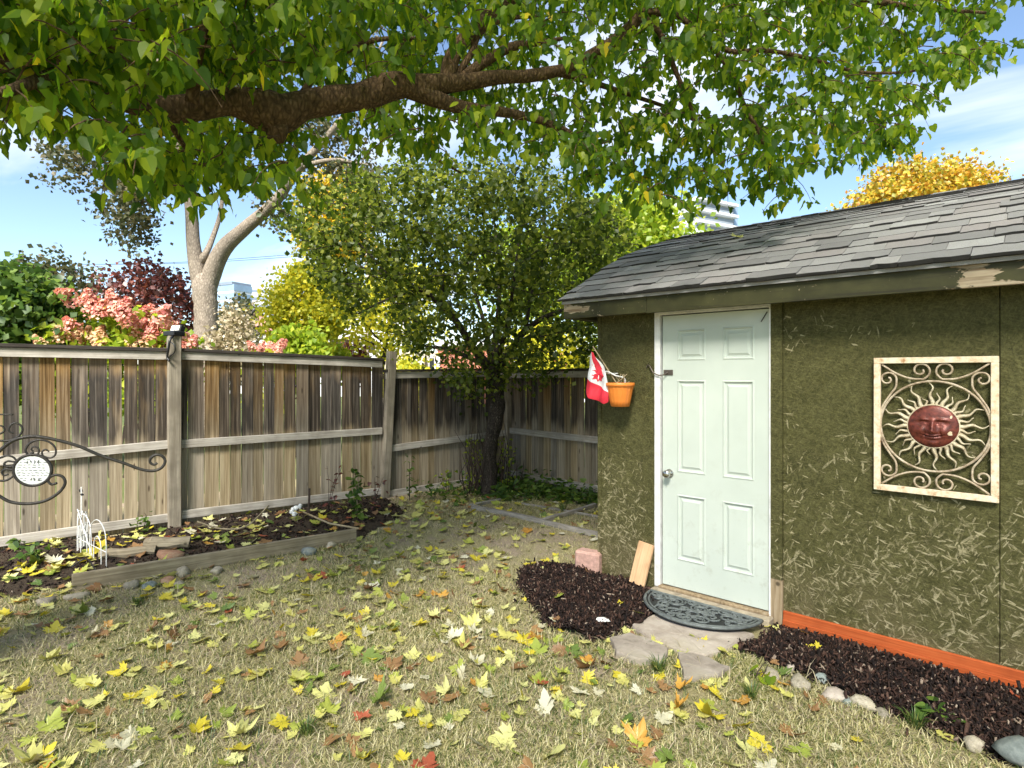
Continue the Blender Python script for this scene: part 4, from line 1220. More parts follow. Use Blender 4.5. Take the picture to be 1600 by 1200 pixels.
quadgrid([(924.5, 549), (927, 557), (929.5, 568), (932, 574)], [(930, 551.5), (933, 560), (936, 570), (939, 578)], 8, 4, 0.003).build('red_band', M['flag_red'], flag, True)
lf = [(933, 597), (932, 592), (927.5, 592.5), (930, 588), (926.5, 586), (932.5, 583.5), (927, 578.5), (931, 578), (926, 569.5), (931, 570.5), (934, 572), (938, 578), (941, 584), (946, 588), (943, 590), (940, 592), (939, 596), (935, 594)]
mb = MB(); mb.v.append(tuple(fp(935, 584, 0.003)))
for q in lf: mb.v.append(tuple(fp(*q, 0.003)))
mb.f += [(0, 1 + (i + 1) % len(lf), 1 + i) for i in range(len(lf))]
mb.build('maple_leaf', M['flag_red'], flag)
a, b = fp(923.5, 541), fp(962, 603)
MB().tube([(a.x, a.y + 0.012, a.z), (b.x, 0.06, b.z - 0.02)], 0.005, 6).build('stick', M['dry_stem'], flag)

# ------------------------------------------------------------------ sun ornament on the wall
OC = Vector(((-0.738 - 0.168) / 2, SV - 0.022, 1.350))
orn = empty('sun_ornament', tuple(OC), 'cream metal frame with smiling copper sun hung on the shed wall', 'ornament')
HW, HH = 0.285, 0.387
for (x0, x1, z0, z1) in ((-HW, HW, HH - 0.034, HH), (-HW, HW, -HH, -HH + 0.034), (-HW, -HW + 0.034, -HH + 0.0345, HH - 0.0345), (HW - 0.034, HW, -HH + 0.0345, HH - 0.0345)):
    MB().box(x0, x1, -0.014, 0.010, z0, z1).build('frame_bar', M['frame_cream'], orn, bevel=0.002)
ringp = [Vector((0.252 * math.cos(a), 0, 0.252 * math.sin(a))) for a in np.linspace(0, 2 * math.pi, 65)]
MB().tube(ringp, 0.0062, 8, cap=False).build('ring', M['scroll_cream'], orn, True)
def sp2(cx, cz, r0, r1, a0, turns, n=9):
    return [(cx + (r0 + (r1 - r0) * t) * math.cos(a0 + turns * 6.2832 * t), cz + (r0 + (r1 - r0) * t) * math.sin(a0 + turns * 6.2832 * t)) for t in np.linspace(0, 1, n)]
s_top = [(0.246, 0.348), (0.175, 0.296), (0.11, 0.268), (0.055, 0.263)] + sp2(0.058, 0.312, 0.049, 0.012, R(-115), -1.25, 12)
s_side = [(0.255, 0.03), (0.243, 0.10), (0.205, 0.17), (0.178, 0.212)] + sp2(0.216, 0.262, 0.046, 0.010, R(200), -1.25, 12)
for sx in (-1, 1):
    for sz in (-1, 1):
        for S in (s_top, s_side):
            pts = catmull([Vector((sx * x, -0.002, sz * z)) for x, z in S], 4)
            MB().tube(pts, 0.0056, 7).build('scroll', M['scroll_cream'], orn, True)
NR = 32
for k in range(NR):
    a = 2 * math.pi * (k + 0.25) / NR; long_ = k % 2 == 0
    r0, r1 = 0.112, (0.244 if long_ else 0.188)
    amp = 0.009 if long_ else 0.008; w0 = 0.0135 if long_ else 0.0105
    if k in (9, 23): r1 *= 0.86
    ctr = []; L_ = 15
    for i in range(L_):
        t = i / (L_ - 1); r_ = r0 + (r1 - r0) * t; s_ = amp * math.sin(t * (9.5 if long_ else 7.5) + (0.5 if k % 4 else 3.6)) * (0.3 + t)
        ctr.append((r_, s_, w0 * (1 - 0.86 * t) + 0.0012))
    mb = MB()
    for (r_, s_, w) in ctr:
        for (ds, dy) in ((-w, 0.003), (0, -0.006), (w, 0.003)):
            x = r_ * math.cos(a) - (s_ + ds) * math.sin(a); z = r_ * math.sin(a) + (s_ + ds) * math.cos(a)
            mb.v.append((x, dy, z))
    for i in range(L_ - 1):
        q = 3 * i
        mb.f += [(q, q + 3, q + 4, q + 1), (q + 1, q + 4, q + 5, q + 2), (q + 2, q + 5, q + 3, q)]
    mb.f += [(0, 1, 2), (3 * L_ - 1, 3 * L_ - 2, 3 * L_ - 3)]
    mb.build('ray', M['ray_cream'], orn, True)
# face: relief on a dome
FR = 0.118; n_r, n_a = 34, 72
def gs(x, z, cx, cz, sx, sz): return math.exp(-((x - cx) / sx) ** 2 - ((z - cz) / sz) ** 2)
def relief(x, z):
    h = 0.030 * math.sqrt(max(0, 1 - (x * x + z * z) * 0.98))
    h += 0.020 * gs(x, z, 0, -0.10, 0.13, 0.24) + 0.012 * gs(x, z, 0, -0.24, 0.19, 0.11) + 0.006 * gs(x, z, 0, 0.15, 0.09, 0.25)
    for s in (-1, 1):
        h += 0.009 * gs(x, z, s * 0.36, 0.34 - 0.1 * abs(x * s - 0.36), 0.24, 0.06)          # brow
        h -= 0.011 * gs(x, z, s * 0.34, 0.16, 0.21, 0.11)                                     # socket
        h += 0.011 * gs(x, z, s * 0.34, 0.14, 0.13, 0.065)                                    # eyeball
        h -= 0.005 * gs(x, z, s * 0.34, 0.135, 0.17, 0.018)                                   # lid line
        h += 0.011 * gs(x, z, s * 0.44, -0.20, 0.20, 0.18)                                    # cheek
        h -= 0.008 * gs(x, z, s * (0.30 + 0.10 * (-z - 0.3)), -0.36, 0.04, 0.18)              # smile fold
        h += 0.003 * gs(x, z, s * 0.10, -0.25, 0.06, 0.05)
    zc = -0.48 + 0.50 * x * x
    h += 0.010 * math.exp(-((z - zc - 0.055) / 0.045) ** 2 - (x / 0.34) ** 2)
    h += 0.011 * math.exp(-((z - zc + 0.060) / 0.055) ** 2 - (x / 0.28) ** 2)
    h -= 0.009 * math.exp(-((z - zc) / 0.020) ** 2 - (x / 0.40) ** 4)
    h += 0.008 * gs(x, z, 0, -0.78, 0.22, 0.12)
    return h
mb = MB(); mb.v.append((0, -relief(0, 0), 0))
for i in range(1, n_r + 1):
    for j in range(n_a):
        r_ = i / n_r; a = 2 * math.pi * j / n_a; x, z = r_ * math.cos(a), r_ * math.sin(a)
        mb.v.append((x * FR, -relief(x, z), z * FR))
for j in range(n_a): mb.f.append((0, 1 + j, 1 + (j + 1) % n_a))
for i in range(n_r - 1):
    for j in range(n_a):
        a, b = 1 + i * n_a + j, 1 + i * n_a + (j + 1) % n_a
        mb.f.append((a, a + n_a, b + n_a, b))
mb.build('sun_face', M['copper_face'], orn, True)
MB().tube([Vector((0.120 * math.cos(a), -0.002, 0.120 * math.sin(a))) for a in np.linspace(0, 6.2832, 49)], 0.004, 6, cap=False).build('face_rim', M['ray_cream'], orn, True)
for (x, z, s) in ((0.080, -0.035, 0.013), (0.083, 0.055, 0.009)):
    fx, fz = x / FR, z / FR
    mb = MB(); c = [(x + s * random.uniform(.5, 1) * math.cos(a), z + s * 1.2 * random.uniform(.6, 1) * math.sin(a)) for a in np.linspace(0, 5.6, 8)]
    mb.v = [(p, -relief(p / FR, q / FR) - 0.0012, q) for p, q in c]; mb.f = [tuple(range(len(c)))]
    mb.build('paint_chip', M['frame_cream'], orn)

# ------------------------------------------------------------------ wrought iron hanger with a dial, standing left of the camera's view
TH = R(22); HX0, HZ0 = (50 - 800) / F * 2.0, 2.0
def hp_(zx, zy):
    """points read off in an enlarged cut of the photograph, laid on the hanger's own plane"""
    px, py = zx / 5.714, 620 + zy / 5.714
    r_ = (px - 800) / F
    s = (r_ * HZ0 - HX0) / (math.cos(TH) - r_ * math.sin(TH))
    Z = HZ0 + s * math.sin(TH)
    return at(px, py, Z)
base = hp_(-330, 500); base.z = 0
hg = empty('iron_hanger', tuple(base), 'black wrought iron scroll hanger with a round white dial', 'ornament')
def scroll(name, P, r_, taper=0.7):
    pts = catmull([hp_(*p) - base for p in P], 5)
    MB().tube(pts, [r_ * (1 - (1 - taper) * i / len(pts)) for i in range(len(pts))], 8).build(name, M['iron'], hg, True)
scroll('arm', [(-330, 900), (-200, 720), (-80, 570), (0, 480), (100, 400), (200, 365), (330, 355), (500, 385), (700, 440), (900, 525), (1100, 590), (1250, 645), (1360, 662), (1440, 635), (1475, 575), (1445, 528), (1390, 518), (1345, 550), (1342, 588), (1375, 606), (1405, 592)], 0.0062)
scroll('arm', [(-330, 700), (-200, 780), (-60, 850), (0, 890), (100, 940), (250, 955), (400, 930), (520, 860), (580, 780), (565, 720), (505, 697), (450, 715), (430, 750), (460, 782), (510, 770)], 0.0058)
scroll('curl', [(300, 495), (255, 515), (228, 480), (260, 420), (340, 385), (430, 400), (490, 450), (495, 515), (450, 545), (390, 530), (375, 495), (405, 470), (440, 490)], 0.0038)
scroll('curl', [(245, 515), (300, 525), (345, 500), (340, 458), (300, 445), (280, 470), (300, 485)], 0.0036)
scroll('curl', [(-330, 620), (-150, 570), (0, 545), (60, 525), (120, 540), (160, 590)], 0.0042)
scroll('curl', [(135, 620), (60, 622), (38, 598), (70, 575), (130, 582)], 0.0042)
scroll('curl', [(120, 655), (55, 645), (18, 672), (35, 702), (75, 692)], 0.0040)
scroll('curl', [(-330, 690), (-150, 740), (0, 750), (60, 745), (110, 715), (130, 690)], 0.0042)
scroll('curl', [(-330, 385), (-120, 385), (0, 392), (80, 392), (160, 358), (200, 300), (182, 252), (130, 235), (88, 262), (82, 308), (120, 325)], 0.0040)
scroll('curl', [(-330, 360), (-100, 345), (0, 330), (40, 300), (18, 262), (-40, 258)], 0.0036)
scroll('bar', [(-330, 158), (0, 158), (120, 158)], 0.0026, 1.0)
MB().tube([(0, 0, -0.2), (0, 0, 1.95)], 0.009, 8).build('stake', M['iron'], hg, True)
# dial
DCx = hp_(292, 655); ex = (hp_(480, 655) - DCx); ez = Vector((0, 0, 1)); rad = ex.length; ex.normalize()
ny_ = ex.cross(ez).normalized()
if (Vector((0, 0, CH)) - DCx).dot(ny_) < 0: ny_ = -ny_
def dp(a, r_, off=0.0): return DCx - base + ex * (r_ * math.cos(a)) + ez * (r_ * math.sin(a)) + ny_ * off
rz_ = abs(hp_(292, 800).z - DCx.z)
rad = (rad + rz_) / 2
MB().tube([dp(a, rad * 0.92) for a in np.linspace(0, 6.2832, 49)], rad * 0.09, 8, cap=False).build('dial_rim', M['iron'], hg, True)
mb = MB(); n_ = 40
for off in (0.002, -0.008): mb.v += [tuple(dp(2 * math.pi * k / n_, rad * 0.87, off)) for k in range(n_)]
mb.f += [tuple(range(n_)), tuple(reversed(range(n_, 2 * n_)))] + [(i, n_ + i, n_ + (i + 1) % n_, (i + 1) % n_) for i in range(n_)]
face = mb.build('dial_face', M['dial_white'], hg)
mb = MB(); rk = random.Random(5)
def stroke(x0, z0, x1, z1, w):
    d = Vector((x1 - x0, z1 - z0)); L = d.length or 1; nx_, nz_ = -d.y / L * w, d.x / L * w
    P = [(x0 + nx_, z0 + nz_), (x1 + nx_, z1 + nz_), (x1 - nx_, z1 - nz_), (x0 - nx_, z0 - nz_)]
    b = len(mb.v)
    for x, z in P: mb.v.append(tuple(DCx - base + ex * (x * rad) + ez * (z * rad) + ny_ * 0.0032))
    mb.f.append((b, b + 1, b + 2, b + 3))
for row in np.arange(-0.62, 0.66, 0.155):
    x = -math.sqrt(max(0, 0.64 - row * row)) + 0.05
    while x < math.sqrt(max(0, 0.64 - row * row)) - 0.1:
        L = rk.uniform(0.08, 0.2)
        if abs(x) > 0.22 or abs(row) < 0.4: stroke(x, row + rk.uniform(-.02, .02), x + L, row + rk.uniform(-.03, .03), 0.013)
        x += L + rk.uniform(0.05, 0.12)
for (zz, xs_) in ((0.50, (-0.28, -0.10, 0.06, 0.22)), (-0.54, (-0.14, 0.04, 0.26))):
    for x in xs_:
        [stroke(x + rk.uniform(0, .1), zz + rk.uniform(-.11, .11), x + rk.uniform(0, .1), zz + rk.uniform(-.11, .11), 0.016) for _ in range(4)]
mb.build('dial_marks', M['dial_ink'], hg)

# ------------------------------------------------------------------ white wire edging and a slim wire stake
we = empty('wire_edging', tuple(gp(140, 888)), 'white wire hoop edging folded into a corner in the bed', 'garden edging')
wb = Vector(we.location)
a = gp(166, 893); b = gp(121, 868); c_ = gp(137, 858)
def hoops(pa, pb, n, name='hoop'):
    for i in range(n):
        for (t0, t1, h) in ((i / n, (i + 1) / n, 0.40 - 0.02 * i), (i / n + 0.3 / n, i / n + 0.75 / n, 0.26)):
            q0, q1 = pa.lerp(pb, t0), pa.lerp(pb, t1); m_ = (q0 + q1) / 2
            pts = catmull([q0 + Vector((0, 0, -0.05)), q0 + Vector((0, 0, h * 0.55)), q0.lerp(m_, 0.25) + Vector((0, 0, h * 0.86)), m_ + Vector((0, 0, h)), q1.lerp(m_, 0.25) + Vector((0, 0, h * 0.86)), q1 + Vector((0, 0, h * 0.55)), q1 + Vector((0, 0, -0.05))], 5)
            MB().tube([p - wb for p in pts], 0.0042, 6).build(name, M['white_wire'], we, True)
    MB().tube([pa - wb + Vector((0, 0, 0.16)), pb - wb + Vector((0, 0, 0.16))], 0.0036, 6).build('cross_wire', M['white_wire'], we, True)
hoops(a, a.lerp(b, 0.55), 1); hoops(a.lerp(b, 0.5), b, 1); hoops(b, c_, 3)
MB().tube([b - wb + Vector((0, 0, 0.42)), a.lerp(b, 0.45) - wb + Vector((0, 0, 0.06))], 0.004, 6).build('brace_wire', M['white_wire'], we, True)
MB().tube(catmull([gp(110, 900) - wb + Vector((0, 0, 0.07)), gp(135, 896) - wb + Vector((0, 0, 0.12)), gp(150, 906) - wb + Vector((0, 0, 0.07))], 6), 0.006, 6).build('loop', M['black_plastic'], we, True)
tp = gp(127, 862)
ws = empty('plant_marker', tuple(tp), 'slim white plant stake with dark clips beside the wire edging', 'stake')
MB().tube([(0, 0, -0.05), (0.005, 0, 0.60)], 0.006, 6).build('stake', M['white_wire'], ws)
MB().box(-0.035, 0.0, -0.012, 0.012, 0.55, 0.575).build('clip', M['black_plastic'], ws, bevel=0.004)
MB().box(0.008, 0.05, -0.01, 0.01, 0.525, 0.54).build('clip', M['black_plastic'], ws, bevel=0.003)

# ------------------------------------------------------------------ big tree reaching over the yard
def zl(px): return 2.6 + max(px, -400) / 870.0 * 1.4 if px < 870 else 4.0 + (px - 870) / 600 * 0.35
def limb_pts(P, k=1.0):
    """(px, py, radius px, depth offset)"""
    return [at(p[0], p[1], zl(p[0]) + (p[3] if len(p) > 3 else 0)) for p in P], [k * p[2] * zl(p[0]) / F for p in P]
TB = cw(-3.5, 2.4, 0)
big = empty('maple_tree', tuple(TB), 'big leafy tree whose thick bough reaches over the whole yard', 'tree')
def tree_tube(name, pts, rad, root, mat, n=12, sub=5, wob=0.0, seed=0):
    base_ = Vector(root.location)
    P = catmull(pts, sub); Rr = lerp_list(rad, len(P))
    mb = MB(); mb.tube([p - base_ for p in P], Rr, n)
    if wob:
        r0 = random.Random(seed); out = []
        for (x, y, z) in mb.v:
            k = wob * (math.sin(x * 17 + seed) + math.sin(z * 21 + y * 13 + seed * 2))
            out.append((x + k, y + k * 0.6, z + k))
        mb.v = out
    return mb.build(name, M[mat], root, True)
f1 = at(-260, 40, 2.5)
tree_tube('trunk', [TB + Vector((0, 0, -0.1)), TB + Vector((0.02, 0.02, 0.3)), TB + Vector((0.06, 0.05, 1.4)), TB + Vector((0.15, 0.1, 2.4)), TB + Vector((0.1, 0.0, 3.4)), TB + Vector((-0.1, -0.1, 5.0)), TB + Vector((0.1, -0.2, 7.0))], [0.46, 0.36, 0.30, 0.29, 0.24, 0.18, 0.08], big, 'bark_brown', 16, 5, 0.008)
tj = TB + Vector((0.13, 0.08, 2.3))
P_, R_ = limb_pts([(-200, 75, 34), (-60, 78, 33), (60, 92, 33), (160, 140, 30), (240, 168, 26), (300, 168, 25), (360, 158, 27), (410, 170, 37), (440, 178, 36), (480, 163, 27), (560, 152, 26), (620, 133, 27), (680, 133, 20), (760, 124, 14), (870, 111, 11), (920, 88, 10), (970, 55, 11), (1005, 15, 12), (1020, -60, 10), (1060, -180, 7)], 0.8)
tree_tube('limb', [tj] + P_, [0.17] + R_, big, 'bark_brown', 16, 6, 0.004, 1)
mbk = MB(); kb = at(433, 205, zl(433) - 0.02) - TB
pb_ = pebble('burl', kb, 0.05, 0.05, 0.065, 'bark_brown', 0, big, 0.3, 0.5); 
for k, L_ in enumerate([
    [(640, 138, 17), (690, 158, 13), (730, 169, 10), (790, 176, 8), (850, 190, 6), (900, 215, 4), (930, 260, 2)],
    [(700, 128, 14), (705, 95, 13), (722, 66, 12), (760, 30, 12), (805, -5, 11), (850, -60, 8), (880, -150, 5)],
    [(712, 120, 6), (735, 85, 5), (752, 50, 4.5), (790, 30, 4), (840, 25, 3)],
    [(720, 122, 8), (760, 95, 8), (800, 73, 7.5), (835, 68, 5), (880, 60, 3)],
    [(1003, 20, 7), (1050, 22, 5), (1095, 50, 4.5), (1140, 80, 4), (1190, 78, 3.5), (1260, 90, 3), (1340, 112, 2.5), (1420, 112, 2), (1490, 95, 1.4)],
    [(1100, 55, 4), (1140, 110, 4), (1165, 170, 3.5), (1190, 215, 3), (1200, 270, 1.8)],
    [(1000, 25, 6), (1030, 50, 5), (1055, 110, 4), (1080, 170, 3), (1090, 230, 2)],
    [(470, 150, 6), (500, 110, 5), (540, 80, 5), (590, 62, 4), (650, 60, 3)],
    [(300, 160, 10, -.1), (310, 80, 8, -.2), (340, 0, 7, -.3), (400, -100, 5, -.3)],
    [(200, 140, 9, -.2), (170, 60, 8, -.4), (120, -40, 7, -.5), (60, -160, 5, -.5)],
    [(870, 112, 7, .1), (930, 130, 5, .3), (990, 150, 4, .5), (1060, 175, 3, .7), (1120, 210, 2, .8)],
    [(100, 110, 10, -.3), (20, 140, 7, -.5), (-60, 160, 5, -.6), (-150, 200, 3, -.7)],
    [(240, 168, 8, .1), (270, 200, 5, .2), (300, 250, 3, .3), (330, 300, 2, .3)],
    [(1020, -40, 8), (1150, -30, 6), (1300, -10, 5), (1420, 10, 4), (1540, 20, 2)],
    [(560, 150, 8, .2), (600, 190, 5, .5), (650, 230, 4, .7), (720, 270, 2, .9)]]):
    P_, R_ = limb_pts(L_)
    tree_tube('branch', P_, [max(r_, 0.004) for r_ in R_], big, 'bark_brown', 8, 5)
# foliage: drooping sprays through the crown's volume
crown_poly = [(-420, -620), (1900, -620), (1700, -40), (1575, 5), (1565, 60), (1535, 110), (1470, 130), (1425, 150), (1420, 235), (1385, 255), (1345, 270), (1300, 245), (1255, 240), (1245, 325), (1200, 330), (1150, 300), (1090, 320), (1030, 335), (960, 300), (920, 305), (880, 255), (800, 235), (740, 245), (660, 265), (600, 215), (540, 185), (500, 190), (450, 250), (470, 300), (440, 335), (395, 300), (340, 315), (300, 310), (270, 325), (230, 290), (185, 255), (100, 215), (40, 225), (-10, 195), (-420, 240)]
sky_holes = [(1110, 165, 40, 25), (1030, 215, 35, 20), (690, 225, 22, 16), (945, 35, 26, 18), (840, 92, 22, 13), (1230, 150, 22, 18), (1300, 70, 25, 14), (300, 232, 12, 10), (1340, 190, 22, 26), (1180, 20, 20, 10), (640, 30, 12, 10), (1420, 60, 24, 20), (500, 230, 30, 25), (560, 215, 26, 20)]
leafv, leaff = heart_leaf(); leafv2, leaff2 = heart_leaf(1.0)
LP, LT, LN, LS = [], [], [], []
twigs = MB()
def spray(px, py, Z, n_leaf, length, ls):
    p0 = np.array(at(px, py, Z))
    out = rng.normal(size=3); out[2] = abs(out[2]) * 0.2; out /= np.linalg.norm(out)
    pts = []; p = p0.copy(); d = out * 0.8
    for i in range(5):
        pts.append(p.copy()); d = d + np.array([0, 0, -0.32]); d /= np.linalg.norm(d); p = p + d * length / 4
    if Z < 5.5: twigs.tube([Vector(q) - TB for q in pts], [0.0042, 0.0036, 0.003, 0.0022, 0.0014], 4, cap=False)
    for i in range(n_leaf):
        t = rng.uniform(0.05, 1.0) * 4; k = min(int(t), 3); q = pts[k] + (pts[k + 1] - pts[k]) * (t - k)
        side = rng.normal(size=3); side[2] *= 0.3; side /= np.linalg.norm(side)
        tip = side * rng.uniform(0.15, 0.75) + np.array([0, 0, -rng.uniform(0.7, 1.5)])
        nr = rng.normal(size=3) + np.array([0, 0, 0.35])
        LP.append(q + side * rng.uniform(0.02, 0.07)); LT.append(tip); LN.append(nr); LS.append(ls * rng.uniform(0.55, 1.15))
cnt = 0
while cnt < 2500:
    if rng.random() < 0.66: px, py = rng.uniform(-40, 1620), rng.uniform(-60, 330)
    else: px, py = rng.uniform(-420, 1900), rng.uniform(-620, 0)
    Lsp = rng.uniform(0.16, 0.42)
    if not inpoly([px], [py + 0.5 * Lsp * F / (zl(px) + 0.2)], crown_poly)[0]: continue
    if any(((px - h[0]) / h[2]) ** 2 + ((py + 12 - h[1]) / h[3]) ** 2 < 1 for h in sky_holes) and rng.random() < 0.85: continue
    low = 255 - abs(px - 800) * 0.05
    Z = zl(px) + rng.uniform(-0.75, 1.5)
    if px > 900: Z = zl(px) + rng.uniform(-0.5, 1.3)
    # keep the bough itself in view
    yl = np.interp(px, [0, 100, 240, 440, 620, 870], [80, 100, 165, 175, 133, 111])
    if 230 < px < 900 and abs(py + 15 - yl) < 46: Z = zl(px) + rng.uniform(0.3, 1.6) if rng.random() < 0.93 else Z
    if px < 240 and rng.random() < 0.2: Z = rng.uniform(2.2, 2.8)
    Z = max(Z, 2.15)
    ls = 0.074 if px < 450 else 0.072
    spray(px, py, Z, int(rng.integers(8, 13)), Lsp, ls)
    cnt += 1
# the upper crown, above and behind the viewpoint: it shades the yard
for k in range(1000):
    a, rr = rng.uniform(0, 6.283), math.sqrt(rng.uniform(0, 1))
    X_, Z_ = 1.9 + 7.5 * rr * math.cos(a), -1.4 + 5.6 * rr * math.sin(a)
    zz = 5.2 + 3.6 * math.sqrt(max(0, 1 - rr * rr)) * rng.uniform(0.1, 1.0)
    if Z_ > 0.3 and zz < 1.9 + 0.70 * Z_ + 2.2: zz = 4.2 + 0.70 * Z_ + rng.uniform(0, 1.2)
    c0 = np.array(cw(X_, Z_, zz)); n8 = 9
    LP.extend(c0 + rng.normal(size=(n8, 3)) * [.28, .28, .18]); LT.extend(rdir(n8) * [1, 1, .5] - [0, 0, .4]); LN.extend(rdir(n8) * .8 + [0, 0, .7]); LS.extend(rng.uniform(0.13, 0.2, n8))
LP, LT, LN, LS = map(np.array, (LP, LT, LN, LS))
cX = CA * LP[:, 0] + SA * LP[:, 1]; cZ = -SA * LP[:, 0] + CA * LP[:, 1]
lpx = 800 + F * cX / cZ; lpy = HY - F * (LP[:, 2] - CH) / cZ
vis = (cZ > 0.5) & (lpx > 5) & (lpx < 1595) & (lpy > 5) & (lpy < 400)
# keep the bough clear of leaves hanging right before it
bx_ = np.interp(lpx, [250, 330, 440, 620, 760, 870], [165, 163, 172, 135, 124, 111])
clash = (lpx > 255) & (lpx < 880) & (np.abs(lpy + 12 - bx_) < 30) & (cZ < np.array([zl(q) for q in lpx])) & (rng.random(len(lpx)) < 0.85)
okk = ~clash
LP, LT, LN, LS, vis, cZ = LP[okk], LT[okk], LN[okk], LS[okk], vis[okk], cZ[okk]
AX = frames(LT, LN)
order = np.argsort(np.where(vis, -LS / cZ, 9))
mark = np.zeros(len(LP), bool); mark[order[:300]] = True
mes = [np_mesh('leaf', leafv, leaff, M['leaf_big'], True), np_mesh('leaf', leafv2, leaff2, M['leaf_big'], True)]
for i in np.where(mark)[0]:
    o = bpy.data.objects.new('leaf', mes[i % 2]); put(o, big)
    A = AX[i]
    o.matrix_basis = Matrix(((A[0, 0] * LS[i], A[0, 1] * LS[i], A[0, 2] * LS[i], LP[i, 0] - TB.x), (A[1, 0] * LS[i], A[1, 1] * LS[i], A[1, 2] * LS[i], LP[i, 1] - TB.y), (A[2, 0] * LS[i], A[2, 1] * LS[i], A[2, 2] * LS[i], LP[i, 2]), (0, 0, 0, 1)))
rest_ = ~mark
sel = rest_ & (rng.random(len(LP)) < 0.3)
V1, F1 = inst(leafv, leaff, LP[sel] - np.array(TB), AX[sel], LS[sel])
sel2 = rest_ & ~sel
V2, F2 = inst(leafv2, leaff2, LP[sel2] - np.array(TB), AX[sel2], LS[sel2])
cr = put(bpy.data.objects.new('crown', np_mesh('crown', np.concatenate([V1, V2]), np.concatenate([F1, F2 + len(V1)]), M['leaf_big'], True)), big)
cr['kind'] = 'stuff'
twigs.build('twigs', M['bark_brown'], big)['kind'] = 'stuff'

# ------------------------------------------------------------------ small leaves for the other trees and shrubs
def leaf_cloud(P, size, up=0.5, tmpl=DIAMOND, hang=0.3):
    n = len(P)
    tip = rdir(n); tip[:, 2] -= hang
    nr = rdir(n) + np.array([0, 0, up])
    return inst(tmpl[0], tmpl[1], P, frames(tip, nr), rng.uniform(0.6, 1.2, n) * size)
def clumped(center, radii, n_cl, per, spread, flat=0.75, shell=0.35, low=-1.0):
    C = rdir(n_cl) * (rng.uniform(shell, 1.0, (n_cl, 1)) ** 0.6)
    C[:, 2] = np.maximum(C[:, 2], low)
    C = C * np.array(radii) + np.array(center)
    P = np.repeat(C, per, 0) + rng.normal(size=(n_cl * per, 3)) * spread * np.array([1, 1, flat])
    return C, P
def bg_tree(name, label, px, Z, ytop, ybot, hw, mat, leaf, n_cl=90, per=70, trunk_r=0.12, barkm='bark_dark', cat='tree', group=None, spread=None, depth=0.8, tpx=None, shell=0.35, limbs=7, flat=0.75):
    c = at(px, (ytop + ybot) / 2, Z); rz_ = (ybot - ytop) / 2 / F * Z; rx = hw / F * Z
    base_ = at(tpx if tpx is not None else px, HY, Z); base_.z = -0.05
    root = empty(name, tuple(base_), label, cat, group)
    sp = spread if spread is not None else 0.22 * rx
    # radii are turned with the view so that the width measured in the photograph is kept
    C, P = clumped((0, 0, 0), (rx - sp * 0.5, rx * depth, rz_ - sp * 0.4), n_cl, per, sp, flat, shell)
    Rv = np.array([[CA, -SA], [SA, CA]])
    for A in (C, P): A[:, :2] = A[:, :2] @ Rv.T
    C = C + np.array(c); P = P + np.array(c)
    P = P[P[:, 2] > 0.05]
    V, Fc = leaf_cloud(P - np.array(base_), leaf)
    cr = put(bpy.data.objects.new('crown', np_mesh('crown', V, Fc, M[mat])), root); cr['kind'] = 'stuff'
    top = Vector((c.x, c.y, c.z + rz_ * 0.3))
    if trunk_r > 0:
        mid = base_.lerp(top, 0.5) + Vector((rng.uniform(-.1, .1) * rx, rng.uniform(-.1, .1) * rx, 0))
        tree_tube('trunk', [base_, mid, top], [trunk_r, trunk_r * 0.75, trunk_r * 0.25], root, barkm, 9, 5)
        lo_ = base_.lerp(top, 0.3)
        for k in rng.choice(len(C), min(limbs, len(C)), replace=False):
            s = base_.lerp(top, rng.uniform(0.35, 0.8)); e = Vector(C[k])
            m_ = s.lerp(e, 0.5) + Vector((0, 0, -0.08 * (e - s).length))
            tree_tube('limb', [s, m_, e], [trunk_r * 0.45, trunk_r * 0.3, trunk_r * 0.1], root, barkm, 6, 4)
    return root

